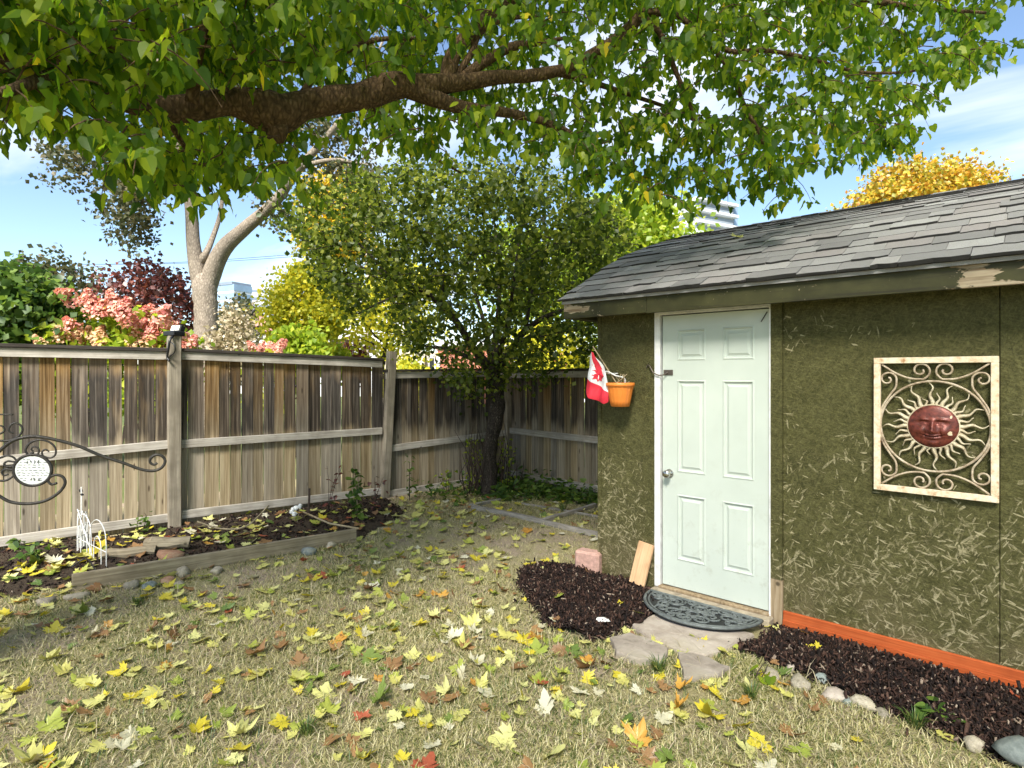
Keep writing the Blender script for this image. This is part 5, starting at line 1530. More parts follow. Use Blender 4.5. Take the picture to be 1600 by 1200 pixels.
# corner tree with dark limbs in front of the fence corner
CT = gp(766, 772)
ct = empty('corner_tree', tuple(CT), 'dark limbed small leaved tree growing in the fence corner', 'tree')
ZC = cam_of(CT)[1]
def cpt(px, py, dz=0.0): return at(px, py, ZC + dz)
tree_tube('trunk', [CT + Vector((0, 0, -0.1)), cpt(765, 755), cpt(766, 700), cpt(777, 645), cpt(776, 600), cpt(768, 570)], [0.18, 0.125, 0.10, 0.105, 0.105, 0.10], ct, 'bark_dark', 14, 6, 0.01, 3)
limbs_c = [
    [(765, 575, 0, 15), (740, 545, -.1, 10), (715, 505, -.2, 9), (688, 475, -.3, 8), (655, 452, -.5, 6), (610, 435, -.7, 4), (560, 415, -.9, 2)],
    [(772, 570, 0, 12), (775, 520, .1, 8), (780, 470, .2, 6), (778, 400, .3, 4), (770, 330, .3, 2)],
    [(776, 575, 0, 13), (800, 545, 0, 10), (822, 515, -.1, 8), (860, 492, -.2, 6), (910, 480, -.3, 4), (960, 470, -.4, 2)],
    [(800, 545, 0, 7), (840, 520, .3, 6), (885, 517, .5, 4), (930, 505, .7, 3), (975, 500, .8, 1.5)],
    [(765, 575, 0, 8), (735, 560, .2, 6), (700, 545, .4, 5), (660, 540, .6, 3), (620, 520, .8, 2)],
    [(688, 475, -.3, 5), (690, 430, -.3, 4), (660, 380, -.2, 3), (640, 320, 0, 2)],
    [(822, 515, -.1, 5), (830, 460, -.1, 4), (850, 400, 0, 3), (870, 340, .1, 2)],
    [(770, 572, 0, 9), (755, 500, .6, 6), (735, 430, .9, 4), (720, 350, 1.0, 2)],
    [(772, 572, 0, 8), (790, 520, -.6, 6), (800, 460, -1.0, 4), (810, 380, -1.2, 2)],
    [(655, 452, -.5, 4), (600, 470, -.4, 3), (560, 490, -.3, 2)],
    [(610, 435, -.7, 3), (560, 380, -.5, 2.5), (500, 345, -.4, 1.5)]]
for L_ in limbs_c:
    tree_tube('limb', [cpt(p[0], p[1], p[2]) for p in L_], [p[3] * 0.62 * ZC / F for p in L_], ct, 'bark_dark', 8, 4)
cpoly = [(435, 345), (470, 300), (540, 275), (640, 255), (760, 250), (870, 262), (940, 310), (990, 380), (985, 420), (930, 440), (940, 560), (880, 580), (830, 590), (800, 615), (740, 620), (690, 590), (640, 560), (600, 500), (555, 505), (530, 450), (480, 400)]
pts = []
twc = MB()
while len(pts) < 520:
    px, py = rng.uniform(430, 995), rng.uniform(250, 622)
    if not inpoly([px], [py], cpoly)[0]: continue
    dens = 1.0 if py < 450 else 0.75
    if 560 < px < 930 and 450 < py < 540: dens = 0.55
    if rng.random() > dens: continue
    e = 1 - min(1, ((px - 725) / 300) ** 2 + ((py - 400) / 200) ** 2)
    pts.append((px, py, rng.uniform(-1, 1) * (0.35 + 1.5 * math.sqrt(e))))
PP = []
for (px, py, dz) in pts:
    c = np.array(cpt(px, py, dz))
    d = rdir(1)[0]; d[2] = d[2] * 0.5 - 0.1; L_ = rng.uniform(0.25, 0.55)
    a, b = c - d * L_ / 2, c + d * L_ / 2
    twc.tube([Vector(a) - CT, Vector(c) - CT, Vector(b) - CT], [0.007, 0.005, 0.002], 4, cap=False)
    n_l = 52
    t = rng.uniform(0, 1, (n_l, 1)); PP.append(a + (b - a) * t + rng.normal(size=(n_l, 3)) * 0.10)
PP = np.concatenate(PP)
V, Fc = leaf_cloud(PP - np.array(CT), 0.075)
cr = put(bpy.data.objects.new('crown', np_mesh('crown', V, Fc, M['leaf_corner'])), ct); cr['kind'] = 'stuff'
twc.build('twigs', M['bark_dark'], ct)['kind'] = 'stuff'
# bare shoots round its foot
sh = empty('bare_shrub', tuple(gp(752, 768)), 'thicket of bare dark shoots at the foot of the corner tree', 'shrub')
mb = MB()
for k in range(60):
    b = gp(rng.uniform(725, 800), rng.uniform(762, 775)); h = rng.uniform(0.35, 1.05)
    t = b + Vector((rng.normal() * 0.14, rng.normal() * 0.14, h)); m_ = b.lerp(t, 0.5) + Vector((rng.normal() * 0.05, rng.normal() * 0.05, 0))
    mb.tube([q - Vector(sh.location) for q in catmull([b, m_, t], 3)], lerp_list([0.010, 0.003], 7), 5, cap=False)
mb.build('shoots', M['dark_stem'], sh, True)
P = np.array([gp(rng.uniform(725, 805), 768) for _ in range(260)]); P[:, 2] = rng.uniform(0.1, 0.75, 260)
V, Fc = leaf_cloud(P - np.array(sh.location), 0.05); put(bpy.data.objects.new('leaves', np_mesh('leaves', V, Fc, M['leaf_lime'])), sh)['kind'] = 'stuff'

# ------------------------------------------------------------------ beyond the fence
# pale trunk tree
PT = at(322, HY, 14.0); PT.z = -0.05
pt = empty('pale_tree', tuple(PT), 'forked pale barked tree standing behind the fence post', 'tree')
def ppt(px, py, dz=0.0): return at(px, py, 14.0 + dz)
k14 = 0.82 * 14.0 / F
tree_tube('trunk', [PT, ppt(321, 540), ppt(322, 490), ppt(319, 450), ppt(318, 428)], [q * k14 for q in (26, 21, 20, 22, 14)], pt, 'bark_pale', 16, 6, 0.015, 5)
for L_ in ([(317, 470, 0, 12), (309, 425, 0, 15), (302, 380, 0, 12), (299, 330, .1, 11), (292, 290, .2, 9), (280, 230, .4, 7), (260, 160, .5, 5), (240, 60, .5, 3)],
           [(322, 470, 0, 14), (331, 428, 0, 17), (350, 388, -.1, 15), (385, 355, -.2, 12), (430, 315, -.4, 10), (465, 265, -.6, 8), (510, 215, -.8, 6), (560, 150, -1, 4), (600, 60, -1, 2)],
           [(312, 410, 0, 9), (322, 395, 0, 6), (332, 372, .3, 5), (345, 330, .6, 4), (350, 270, .8, 3)],
           [(465, 262, -.6, 5), (520, 250, -.8, 4), (575, 258, -1, 2)],
           [(292, 290, .2, 5), (240, 270, .6, 4), (190, 285, 1, 3), (200, 340, 1.2, 1.5)]):
    tree_tube('limb', [ppt(p[0], p[1], p[2]) for p in L_], [p[3] * k14 for p in L_], pt, 'bark_pale', 10, 5)
PP = []
for (px, py, hw, hh, n_c) in ((130, 250, 60, 35, 22), (195, 300, 45, 60, 30), (215, 355, 28, 38, 16), (235, 240, 40, 40, 16), (520, 240, 60, 45, 26), (440, 330, 40, 30, 9), (300, 180, 140, 70, 50), (480, 190, 60, 40, 20), (350, 80, 220, 80, 50), (585, 300, 45, 55, 18)):
    for k in range(n_c):
        c = np.array(ppt(px + rng.normal() * hw * 0.5, py + rng.normal() * hh * 0.5, rng.normal() * 0.7))
        PP.append(c + rng.normal(size=(42, 3)) * np.array([0.17, 0.17, 0.13]))
PP = np.concatenate(PP)
V, Fc = leaf_cloud(PP - np.array(PT), 0.12); put(bpy.data.objects.new('crown', np_mesh('crown', V, Fc, M['leaf_grey'])), pt)['kind'] = 'stuff'

bg_tree('golden_tree', 'bushy yellow green tree in the middle behind the fence', 480, 18, 412, 560, 70, 'leaf_yellowgreen', 0.14, 120, 85, 0.13, spread=0.24)
bg_tree('yellow_tree', 'tall bright yellow tree showing behind the corner tree', 525, 24, 250, 440, 62, 'leaf_yellow', 0.22, 70, 60, 0.2, spread=0.34)
bg_tree('lime_tree', 'lime green tree rising between corner tree and shed roof', 985, 13, 285, 560, 105, 'leaf_lime', 0.14, 170, 75, 0.14, spread=0.27)
bg_tree('green_tree', 'mid green tree seen through the corner tree crown', 845, 17, 330, 520, 125, 'leaf_lime', 0.17, 80, 50, 0.18, spread=0.36)
bg_tree('thin_yellow_tree', 'loose yellow tree behind the leaning fence post', 615, 21, 395, 575, 95, 'leaf_yellowgreen', 0.18, 85, 50, 0.12, spread=0.34, tpx=588)
bg_tree('purple_tree', 'dark red leaved tree behind the pink hydrangea', 240, 15, 408, 545, 92, 'leaf_red', 0.13, 100, 42, 0.09, spread=0.20)
bg_tree('purple_bush', 'sparse dark red sapling left of the larger red tree', 135, 16, 425, 540, 45, 'leaf_red', 0.12, 28, 36, 0.05, spread=0.22)
bg_tree('grey_shrub', 'thin grey green shrub tops behind the left bush', 75, 11, 388, 530, 62, 'leaf_grey', 0.10, 50, 40, 0.05, cat='shrub', spread=0.17)
bg_tree('green_bush', 'dense green bush behind the fence at the left edge', 5, 9.5, 405, 600, 98, 'leaf_green', 0.15, 130, 60, 0.05, cat='shrub', spread=0.17)
bg_tree('orange_maple', 'rounded orange and gold tree top above the shed roof', 1442, 28, 250, 480, 128, 'leaf_orange', 0.21, 260, 110, 0.28, spread=0.40, shell=0.6)
bg_tree('straw_shrub', 'pale dried straw coloured shrub right of the pale trunk', 365, 13, 478, 600, 32, 'leaf_straw', 0.10, 55, 45, 0.02, cat='shrub', spread=0.14)
bg_tree('olive_tree', 'small olive green tree below the far towers', 368, 45, 463, 590, 40, 'leaf_grey', 0.34, 40, 50, 0.15, spread=0.5)
bg_tree('orange_tree', 'small orange tree top over the gabled house', 402, 62, 470, 570, 20, 'leaf_orange', 0.4, 30, 40, 0.2, spread=0.4)
bg_tree('low_green_shrub', 'low leafy green shrub before the golden tree', 462, 12, 505, 600, 42, 'leaf_lime', 0.15, 45, 50, 0.03, cat='shrub', spread=0.14)
bg_tree('red_shrub', 'low crimson shrub beside the utility pole', 548, 22, 522, 600, 26, 'leaf_red', 0.16, 30, 50, 0.03, cat='shrub', spread=0.2)
bg_tree('lime_shrub', 'low lime shrub left of the crimson one', 522, 20, 532, 600, 26, 'leaf_lime', 0.15, 30, 50, 0.03, cat='shrub', spread=0.17)
bg_tree('yellow_shrub', 'yellow leafy shrub in front of the brick house porch', 648, 16, 558, 640, 52, 'leaf_yellowgreen', 0.13, 60, 45, 0.03, cat='shrub', spread=0.15)
bg_tree('pale_shrub', 'yellow green shrub right of the brick wall', 865, 15, 500, 640, 85, 'leaf_yellowgreen', 0.14, 90, 45, 0.04, cat='shrub', spread=0.2)

# hydrangea: foliage, then every flower head a part
HB = at(170, HY, 9.6); HB.z = -0.05
hy = empty('hydrangea', tuple(HB), 'tall hydrangea with pink and peach flower heads behind the fence', 'shrub')
PP = []
for k in range(150):
    px = rng.uniform(20, 300); top = np.interp(px, [20, 100, 140, 200, 250, 300], [520, 490, 470, 480, 505, 535])
    c = np.array(at(px, rng.uniform(top, 640), 9.7 + rng.normal() * 0.35)); PP.append(c + rng.normal(size=(30, 3)) * 0.10)
PP = np.concatenate(PP)
V, Fc = leaf_cloud(PP - np.array(HB), 0.14); put(bpy.data.objects.new('foliage', np_mesh('foliage', V, Fc, M['leaf_lime'])), hy)['kind'] = 'stuff'
mb = MB()
for k in range(14):
    e = at(rng.uniform(40, 290), rng.uniform(500, 530), 9.7) - HB; s = Vector((e.x * 0.3, e.y * 0.3, 0)); mb.tube(catmull([s, s.lerp(e, 0.5), e], 3), 0.012, 5)
mb.build('stems', M['dark_stem'], hy)
heads = {}
PET = ([(-0.5, 0, 0), (0, -0.5, 0.1), (0.5, 0, 0), (0, 0.5, 0.1)], [(0, 1, 2), (0, 2, 3)])
for mname in ('petal_pink', 'petal_peach'):
    for v_ in range(2):
        n = 130; t = rng.uniform(0, 1, n) ** 0.8; a = rng.uniform(0, 6.28, n); r_ = (1 - t * 0.85) * 0.105 * rng.uniform(0.8, 1.1, n)
        P = np.stack([r_ * np.cos(a), r_ * np.sin(a), t * 0.22], -1)
        out = np.stack([np.cos(a), np.sin(a), 0.5 + t], -1)
        V, Fc = inst(PET[0], PET[1], P, frames(rdir(n), out), rng.uniform(0.8, 1.2, n) * 0.042)
        heads[(mname, v_)] = np_mesh('flower_head', V, Fc, M[mname])
hl = [(118, 455), (128, 468), (142, 468), (152, 475), (138, 480), (165, 470), (172, 482), (186, 482), (196, 490), (205, 488), (215, 496), (222, 488), (232, 500), (242, 506), (252, 508), (262, 515), (272, 520), (285, 528), (292, 540), (200, 505), (212, 508), (188, 518), (212, 522), (240, 520), (225, 535), (206, 536), (258, 530), (150, 520), (160, 525), (135, 520), (120, 505), (105, 512), (98, 520), (50, 520), (38, 527), (20, 526), (165, 535), (120, 532), (180, 470), (160, 488), (246, 490), (268, 505), (282, 545), (70, 530)]
for i, (px, py) in enumerate(hl):
    pk = 'petal_pink' if (px > 110 and py < 515) or px > 235 else 'petal_peach'
    o = bpy.data.objects.new('flower_head', heads[(pk, i % 2)]); put(o, hy)
    p = at(px, py + 12, 9.35 + rng.normal() * 0.15) - HB
    o.location = p; o.rotation_euler = (rng.normal() * 0.4, rng.normal() * 0.4, rng.uniform(0, 6)); s = rng.uniform(1.1, 1.7); o.scale = (s, s, s * 0.9)
for (px, py, lab) in ((432, 536, 'small pink hydrangea clump behind the fence right of the pale trunk'), (402, 541, 'small pink hydrangea clump nearest the pale trunk')):
    b = at(px, HY, 11); b.z = -0.05
    r_ = empty('small_hydrangea', tuple(b), lab, 'shrub')
    PP = np.array([at(px + rng.normal() * 14, rng.uniform(545, 640), 11 + rng.normal() * .2) for _ in range(250)])
    V, Fc = leaf_cloud(PP - np.array(b), 0.12); put(bpy.data.objects.new('foliage', np_mesh('foliage', V, Fc, M['leaf_lime'])), r_)['kind'] = 'stuff'
    for k in range(5):
        o = bpy.data.objects.new('flower_head', heads[('petal_pink', k % 2)]); put(o, r_); o.location = at(px + rng.normal() * 11, py + rng.normal() * 5 + 12, 10.9 + rng.normal() * .1) - b
        o.rotation_euler = (rng.normal() * .4, rng.normal() * .4, k)

# ------------------------------------------------------------------ far buildings
def bld(name, px, Z, label, rz=0.0):
    p = at(px, HY, Z); p.z = -0.05
    return empty(name, tuple(p), label, 'building', rz=YAW + rz)
def tower(root, w, d, h, floors, matA, matB, band=0.45, core='tower_white'):
    MB().box(-w / 2, w / 2, -d / 2, d / 2, 0, h).build('body', M[core], root)
    fh = h / floors
    for k in range(floors):
        MB().box(-w / 2 - 0.12, w / 2 + 0.12, -d / 2 - 0.12, d / 2 + 0.12, k * fh + fh * 0.3, k * fh + fh * (0.3 + band)).build('window_band', M[matA], root)
t1 = bld('glass_tower', 366, 250, 'blue glass tower beside the pale tree trunk', R(-25)); tower(t1, 10.5, 9, 39, 11, 'tower_glass', None, 0.72)
MB().box(-5.6, 4.5, -4.8, 4.8, 39, 40.2).build('roof_slab', M['tower_dark'], t1); MB().box(-6.2, -5.4, -5, 5, 0, 38).build('corner_pier', M['tower_white'], t1)
t2 = bld('banded_tower', 404, 270, 'white tower with dark window bands behind the golden tree', R(18)); tower(t2, 13.5, 11, 41, 12, 'tower_dark', None, 0.36)
t3 = bld('balcony_tower', 1090, 190, 'pale balcony tower glimpsed above the shed roof', R(30)); tower(t3, 17, 14, 56, 16, 'tower_dark', None, 0.28)
MB().box(8.8, 10.6, -7, 7, 0, 55).build('glass_stair', M['tower_glass'], t3)
for k in range(16): MB().box(-8.9, 8.7, -9.0, -7.2, 3.5 * k + 2.3, 3.5 * k + 3.1).build('balcony', M['tower_white'], t3)
# gabled house
gh = bld('gabled_house', 412, 55, 'white gabled house roof behind the golden tree', R(12))
MB().box(-3.2, 3.2, -3, 5, 0, 5.2).build('wall', M['far_white'], gh)
mb = MB(); mb.add([(-2.4, -3.02, 5.2), (2.4, -3.02, 5.2), (0, -3.02, 7.3)], [(0, 1, 2)]); mb.build('gable', M['far_pink'], gh)
for s in (-1, 1):
    mb = MB(); mb.add([(0, -3.5, 7.75), (0, 5, 7.75), (s * 3.6, 5, 4.9), (s * 3.6, -3.5, 4.9), (0, -3.5, 7.5), (0, 5, 7.5), (s * 3.6, 5, 4.65), (s * 3.6, -3.5, 4.65)], [(0, 1, 2, 3), (4, 7, 6, 5), (0, 3, 7, 4), (3, 2, 6, 7), (1, 5, 6, 2)]); mb.build('roof', M['far_roof'], gh)
MB().box(-5.5, 3.4, -4.2, -3.05, 2.6, 4.3).build('porch_roof', M['far_roof'], gh)
MB().box(-5.6, 3.5, -4.3, -4.22, 2.3, 2.62).build('eave_board', M['far_white'], gh)
for x in (-1.6, 1.2):
    w = MB().box(x - 0.5, x + 0.5, -3.06, -3.01, 0.9, 2.2).build('window', M['far_white'], gh); MB().box(x - 0.4, x + 0.4, -3.09, -3.065, 1.0, 2.1).build('pane', M['dark_glass'], w)
# brick house
bh = bld('brick_house', 712, 32, 'red brick house with cream porch seen past the corner tree', R(6))
kx = 32 / F
bxL, bxR = (684 - 712) * kx, (800 - 712) * kx
zt_ = CH + (HY - 541) * kx
MB().box(bxL, bxR, 0, 6, 0, zt_ + 0.05).build('wall', M['far_brick'], bh)
MB().box(bxL - 0.05, bxL + 0.12, -0.06, -0.005, 0, zt_ - 0.5).build('corner_board', M['far_white'], bh)
MB().box(bxL - 0.2, bxR + 0.2, -0.25, 6.2, zt_ + 0.052, zt_ + 0.3).build('cornice', M['far_white'], bh)
MB().box(bxL - 3.4, bxL - 0.01, 1.2, 6, 0, 2.9).build('wing', M['far_cream'], bh)
pr = MB(); x0, x1 = (638 - 712) * kx, (664 - 712) * kx
pr.add([(x0 - .2, -0.6, 2.15), (x1, -0.6, 2.15), (x1, 1.2, 3.0), (x0 - .2, 1.2, 3.0), (x0 - .2, -0.6, 2.03), (x1, -0.6, 2.03), (x1, 1.2, 2.88), (x0 - .2, 1.2, 2.88)], [(0, 1, 2, 3), (4, 7, 6, 5), (0, 4, 5, 1), (1, 5, 6, 2), (3, 7, 4, 0)]); pr.build('porch_roof', M['far_cream'], bh)
MB().box(x0, x1 - .1, 1.12, 1.19, 0.9, 2.0).build('porch_window', M['dark_glass'], bh)
for x in np.linspace(x0, x1 - 0.1, 4): MB().box(x - 0.04, x + 0.04, 1.02, 1.11, 0.0, 2.6).build('porch_post', M['far_white'], bh)
wx = (674 - 712) * kx
wf = MB(); arc = [(wx - 0.22, 0.6)] + [(wx - 0.22 * math.cos(a), 2.55 + 0.22 * math.sin(a)) for a in np.linspace(0, math.pi, 9)] + [(wx + 0.22, 0.6)]
n_ = len(arc); wf.add([(x, 1.10, z) for x, z in arc] + [(x, 1.19, z) for x, z in arc], [tuple(range(n_))] + [(i, n_ + i, n_ + (i + 1) % n_, (i + 1) % n_) for i in range(n_)])
wf = wf.build('arched_window', M['far_white'], bh); MB().box(wx - 0.12, wx + 0.12, 1.06, 1.095, 1.9, 2.6).build('pane', M['dark_glass'], wf)
# a second brick wall glimpsed right of the trunk, and white houses through the foliage
bh2 = bld('brick_house', 855, 36, 'brick and white house fragment right of the corner tree trunk', R(-10))
MB().box(-1.0, 1.3, 0, 5, 0, 3.0).build('wall', M['far_brick'], bh2); MB().box(1.32, 3.0, 0, 5, 0, 3.4).build('bay', M['far_white'], bh2); MB().box(1.8, 2.4, -0.04, -0.005, 1.2, 2.6).build('window', M['dark_glass'], bh2)
wh = bld('white_house', 545, 45, 'white house front glimpsed between the yellow trees', R(8))
MB().box(-3.5, 4.5, 0, 6, 0, 6.6).build('wall', M['far_white'], wh)
for (x, z) in ((-2.2, 3.4), (-0.4, 3.4), (1.6, 3.4), (-2.2, 5.2), (1.6, 5.2)):
    w = MB().box(x - 0.45, x + 0.45, -0.06, -0.005, z, z + 1.1).build('window', M['far_cream'], wh); MB().box(x - 0.36, x + 0.36, -0.09, -0.065, z + .08, z + 1.02).build('pane', M['dark_glass'], w)
mb = MB(); mb.add([(-3.8, -0.4, 6.6), (4.8, -0.4, 6.6), (4.8, 3, 8.6), (-3.8, 3, 8.6), (-3.8, 6.4, 6.6), (4.8, 6.4, 6.6)], [(0, 1, 2, 3), (3, 2, 5, 4), (0, 3, 4), (1, 5, 2)]); mb.build('roof', M['far_roof'], wh)
# utility pole with wires
up_ = at(574, HY, 33); up_.z = -0.05
ur = empty('utility_pole', tuple(up_), 'slim pinkish utility pole behind the fence', 'pole', rz=YAW)
MB().tube([(0, 0, 0), (0, 0, 9.2)], [0.12, 0.09], 10).build('shaft', M['pole_wood'], ur, True)
MB().box(-0.9, 0.9, -0.05, 0.05, 8.5, 8.62).build('crossarm', M['pole_wood'], ur)
for s in (-0.8, 0.8):
    MB().tube(catmull([(s, 0, 8.66), (s - 12, 1, 8.1), (s - 26, 2, 8.3)], 8), 0.012, 5).build('wire', M['black_plastic'], ur)

# ------------------------------------------------------------------ grass, weeds, fallen leaves
bare = [(gp(760, 865), 0.95, 0.55), (gp(880, 850), 0.6, 0.5), (gp(60, 1110), 0.28, 0.25), (gp(350, 905), 0.5, 0.25), (gp(30, 1000), 0.4, 0.2), (gp(930, 1060), 0.35, 0.2), (gp(660, 845), 0.6, 0.5), (gp(1080, 1100), 0.3, 0.2)]
def grass_density(x, y):
    d = np.clip((fbm(x * 1.3 + 3, y * 1.3 + 9, 4) - 0.28) * 4.2, 0.55, 1)
    for p, a, b in bare:
        d = d * (1 - 0.75 * np.exp(-(((x - p.x) ** 2 + (y - p.y) ** 2) / (a * a))))
    return d
def blades(n, hmin, hmax, w, lie, green, dens=True):
    x = rng.uniform(-7.4, 1.3, n * 4); y = rng.uniform(-0.6, 6.9, n * 4)
    X, Z = CA * x + SA * y, -SA * x + CA * y
    ok = (Z > 1.9) & (np.abs(X / np.maximum(Z, .1)) < 0.98) & (x > -7.1 + 0.15 * y) & (y < SV - 0.03)
    ok |= (Z > 1.9) & (x < SX0 - 0.03) & (x > -7.1 + 0.15 * y) & (np.abs(X / np.maximum(Z, .1)) < 0.98) & (y < 6.4)
    keep = rng.random(n * 4) < np.clip(3.3 / np.maximum(Z, .5), 0.25, 1.0)
    ok &= keep
    for h in hts: ok &= h(x, y)[1] < 0.06
    for q in FLAGS: ok &= ~inpoly(x, y, q)
    ok &= ~((np.abs(x - MC.x) < 0.45) & (y > 3.45))
    g_ = grass_density(x, y)
    if green: g_ = np.clip((fbm(x * 1.1 + 40, y * 1.1 + 4, 4) - 0.47) * 6, 0, 1) * g_
    ok &= rng.random(n * 4) < g_
    x, y = x[ok][:n], y[ok][:n]; n = len(x)
    z = hz(x, y) - 0.004
    a = rng.uniform(0, 6.283, n); L = rng.uniform(hmin, hmax, n); le = np.clip(rng.normal(lie, 0.25, n), 0.05, 1.45)
    dx, dy = np.cos(a), np.sin(a)
    W = w * rng.uniform(0.6, 1.3, n)
    px_, py_ = -dy * W, dx * W
    def P(t, bend):
        th = le * (0.5 + 0.7 * t)
        return x + dx * L * t * np.sin(th), y + dy * L * t * np.sin(th), z + L * t * np.cos(th) * bend
    x1, y1, z1 = P(0.55, 1.0); x2, y2, z2 = P(1.0, 0.9)
    V = np.stack([np.stack([x - px_, y - py_, z], -1), np.stack([x + px_, y + py_, z], -1), np.stack([x1 + px_ * .8, y1 + py_ * .8, z1], -1), np.stack([x1 - px_ * .8, y1 - py_ * .8, z1], -1), np.stack([x2, y2, z2 + 0.002], -1)], 1)
    b = np.arange(n)[:, None] * 5
    F_ = np.concatenate([b + np.array([0, 1, 2]), b + np.array([0, 2, 3]), b + np.array([3, 2, 4])], 0)
    return V.reshape(-1, 3), F_
V, Fc = blades(215000, 0.02, 0.07, 0.0019, 0.95, False)
tag(put(bpy.data.objects.new('grass', np_mesh('grass', V, Fc, M['grass_blades']))), 'thin dry straw coloured grass over the lawn', kind='stuff')
V, Fc = blades(42000, 0.02, 0.07, 0.0021, 0.75, True)
tag(put(bpy.data.objects.new('grass', np_mesh('grass', V, Fc, M['grass_green']))), 'greener patches of short grass in the lawn', kind='stuff')
V, Fc = blades(4200, 0.08, 0.20, 0.0020, 1.15, False)
tag(put(bpy.data.objects.new('grass', np_mesh('grass', V, Fc, M['leaf_straw']))), 'long pale dead grass stalks lying on the lawn', kind='stuff')
# grass tufts one can point at
def tuft(px, py, n, h, lab, mat='grass_green'):
    p = gp(px, py); mb = MB()
    for k in range(n):
        a = rng.uniform(0, 6.283); L = h * rng.uniform(.5, 1.1); w = 0.0025
        d = Vector((math.cos(a), math.sin(a), 0)); s = Vector((-d.y, d.x, 0)) * w; o_ = d * rng.uniform(0, 0.03); le = rng.uniform(0.2, 0.9)
        m_ = o_ + d * L * .4 * le + Vector((0, 0, L * .6)); e = o_ + d * L * le + Vector((0, 0, L * (1 - .35 * le)))
        mb.add([o_ - s, o_ + s, m_ + s, m_ - s, e], [(0, 1, 2, 3), (3, 2, 4)])
    o = mb.build('grass_tuft', M[mat]); o.location = (p.x, p.y, float(hz(p.x, p.y))); tag(o, lab, 'grass tuft', 'grass tufts')
for t_ in ((1030, 1050, 70, .10, 'green grass tuft in front of the flagstones'), (1175, 1095, 60, .09, 'green grass tuft beside the mulch border stones'), (215, 945, 60, .08, 'green grass tuft below the edging board stones'), (1010, 1015, 40, .07, 'small grass tuft between two flagstones'), (880, 800, 60, .14, 'grass tuft between the old timbers'), (1430, 1135, 60, .10, 'green grass tuft at the mulch border near the small plant'), (480, 1150, 60, .08, 'dark green grass tuft low in the lawn middle')):
    tuft(*t_)

# weeds and plants with leaves
def weed(name, px, py, h, n, leaf, mat, lab, spread=0.06, stem='dark_stem', cat='plant', group=None, zb=None, stems=3):
    p = gp(px, py); p.z = float(ground_z(p.x, p.y)) if zb is None else zb
    r_ = empty(name, tuple(p), lab, cat, group)
    mb = MB(); PP = []
    for s in range(stems):
        e = Vector((rng.normal() * spread, rng.normal() * spread, h * rng.uniform(.75, 1.05)))
        c = catmull([(0, 0, -0.03), e * 0.5 + Vector((rng.normal() * .02, rng.normal() * .02, 0)), e], 5)
        mb.tube(c, lerp_list([0.005, 0.002], len(c)), 5, cap=False)
        for k in range(n // stems):
            q = c[int(rng.integers(2, len(c)))]; PP.append((q.x + rng.normal() * .03, q.y + rng.normal() * .03, q.z + rng.normal() * .015))
    st_ = mb.build('stem', M[stem], r_, True)
    if stems > 1: st_['kind'] = 'stuff'
    PP = np.array(PP)
    V, Fc = inst(leafv, leaff, PP, frames(rdir(len(PP)) * [1, 1, .4] - [0, 0, .25], rdir(len(PP)) * .6 + [0, 0, 1.]), rng.uniform(.6, 1.2, len(PP)) * leaf)
    put(bpy.data.objects.new('leaves', np_mesh('leaves', V, Fc, M[mat], True)), r_)['kind'] = 'stuff'
weed('weed', 560, 815, 0.62, 48, 0.085, 'leaf_green', 'tall bright green weed at the end of the garden bed', stems=3, stem='dry_stem')
weed('weed', 512, 805, 0.52, 26, 0.05, 'leaf_red', 'thin dark stemmed weed against the lower fence rail', 0.10)
weed('weed', 640, 782, 0.55, 30, 0.06, 'leaf_green', 'slim leafy weed in front of the low fence panel', 0.05)
weed('weed', 585, 805, 0.5, 22, 0.05, 'leaf_red', 'dark weed beside the leaning fence post', 0.09)
weed('weed', 700, 772, 0.35, 24, 0.05, 'leaf_lime', 'pale green weed left of the bare shoots', 0.08)
weed('weed', 222, 835, 0.22, 30, 0.05, 'leaf_green', 'small dark weed under the bottom rail by the post', 0.06)
weed('weed', 1455, 1125, 0.09, 14, 0.055, 'leaf_green', 'small round leaved green plant at the mulch edge', 0.05)
weed('weed', 1180, 1062, 0.07, 12, 0.06, 'leaf_lime', 'low lime green plant beside the first border stone', 0.06)
weed('weed', 60, 885, 0.20, 30, 0.07, 'leaf_green', 'leafy green plant in the bed left of the wire edging', 0.14)
weed('weed', 545, 760, 0.30, 1, 0.01, 'leaf_lime', 'thin bare stem rising by the lower fence rail', 0.03, stems=1)
fw = empty('white_flowers', tuple(bedp(460, 812)), 'little cluster of white flower heads in the bed', 'flower')
for k in range(5):
    a = rng.normal(size=3) * [.05, .05, .02]
    bm = bmesh.new(); bmesh.ops.create_icosphere(bm, subdivisions=2, radius=0.028)
    for v in bm.verts: v.co *= rng.uniform(.75, 1.15)
    me = bpy.data.meshes.new('flower_head'); bm.to_mesh(me); bm.free(); me.materials.append(M['white_wire'])
    o = put(bpy.data.objects.new('flower_head', me), fw); o.location = (a[0], a[1], 0.09 + k * 0.02)
    MB().tube([(a[0] * .4, a[1] * .4, -0.03), (a[0], a[1], 0.08 + k * 0.02)], 0.003, 5).build('stem', M['dry_stem'], fw)
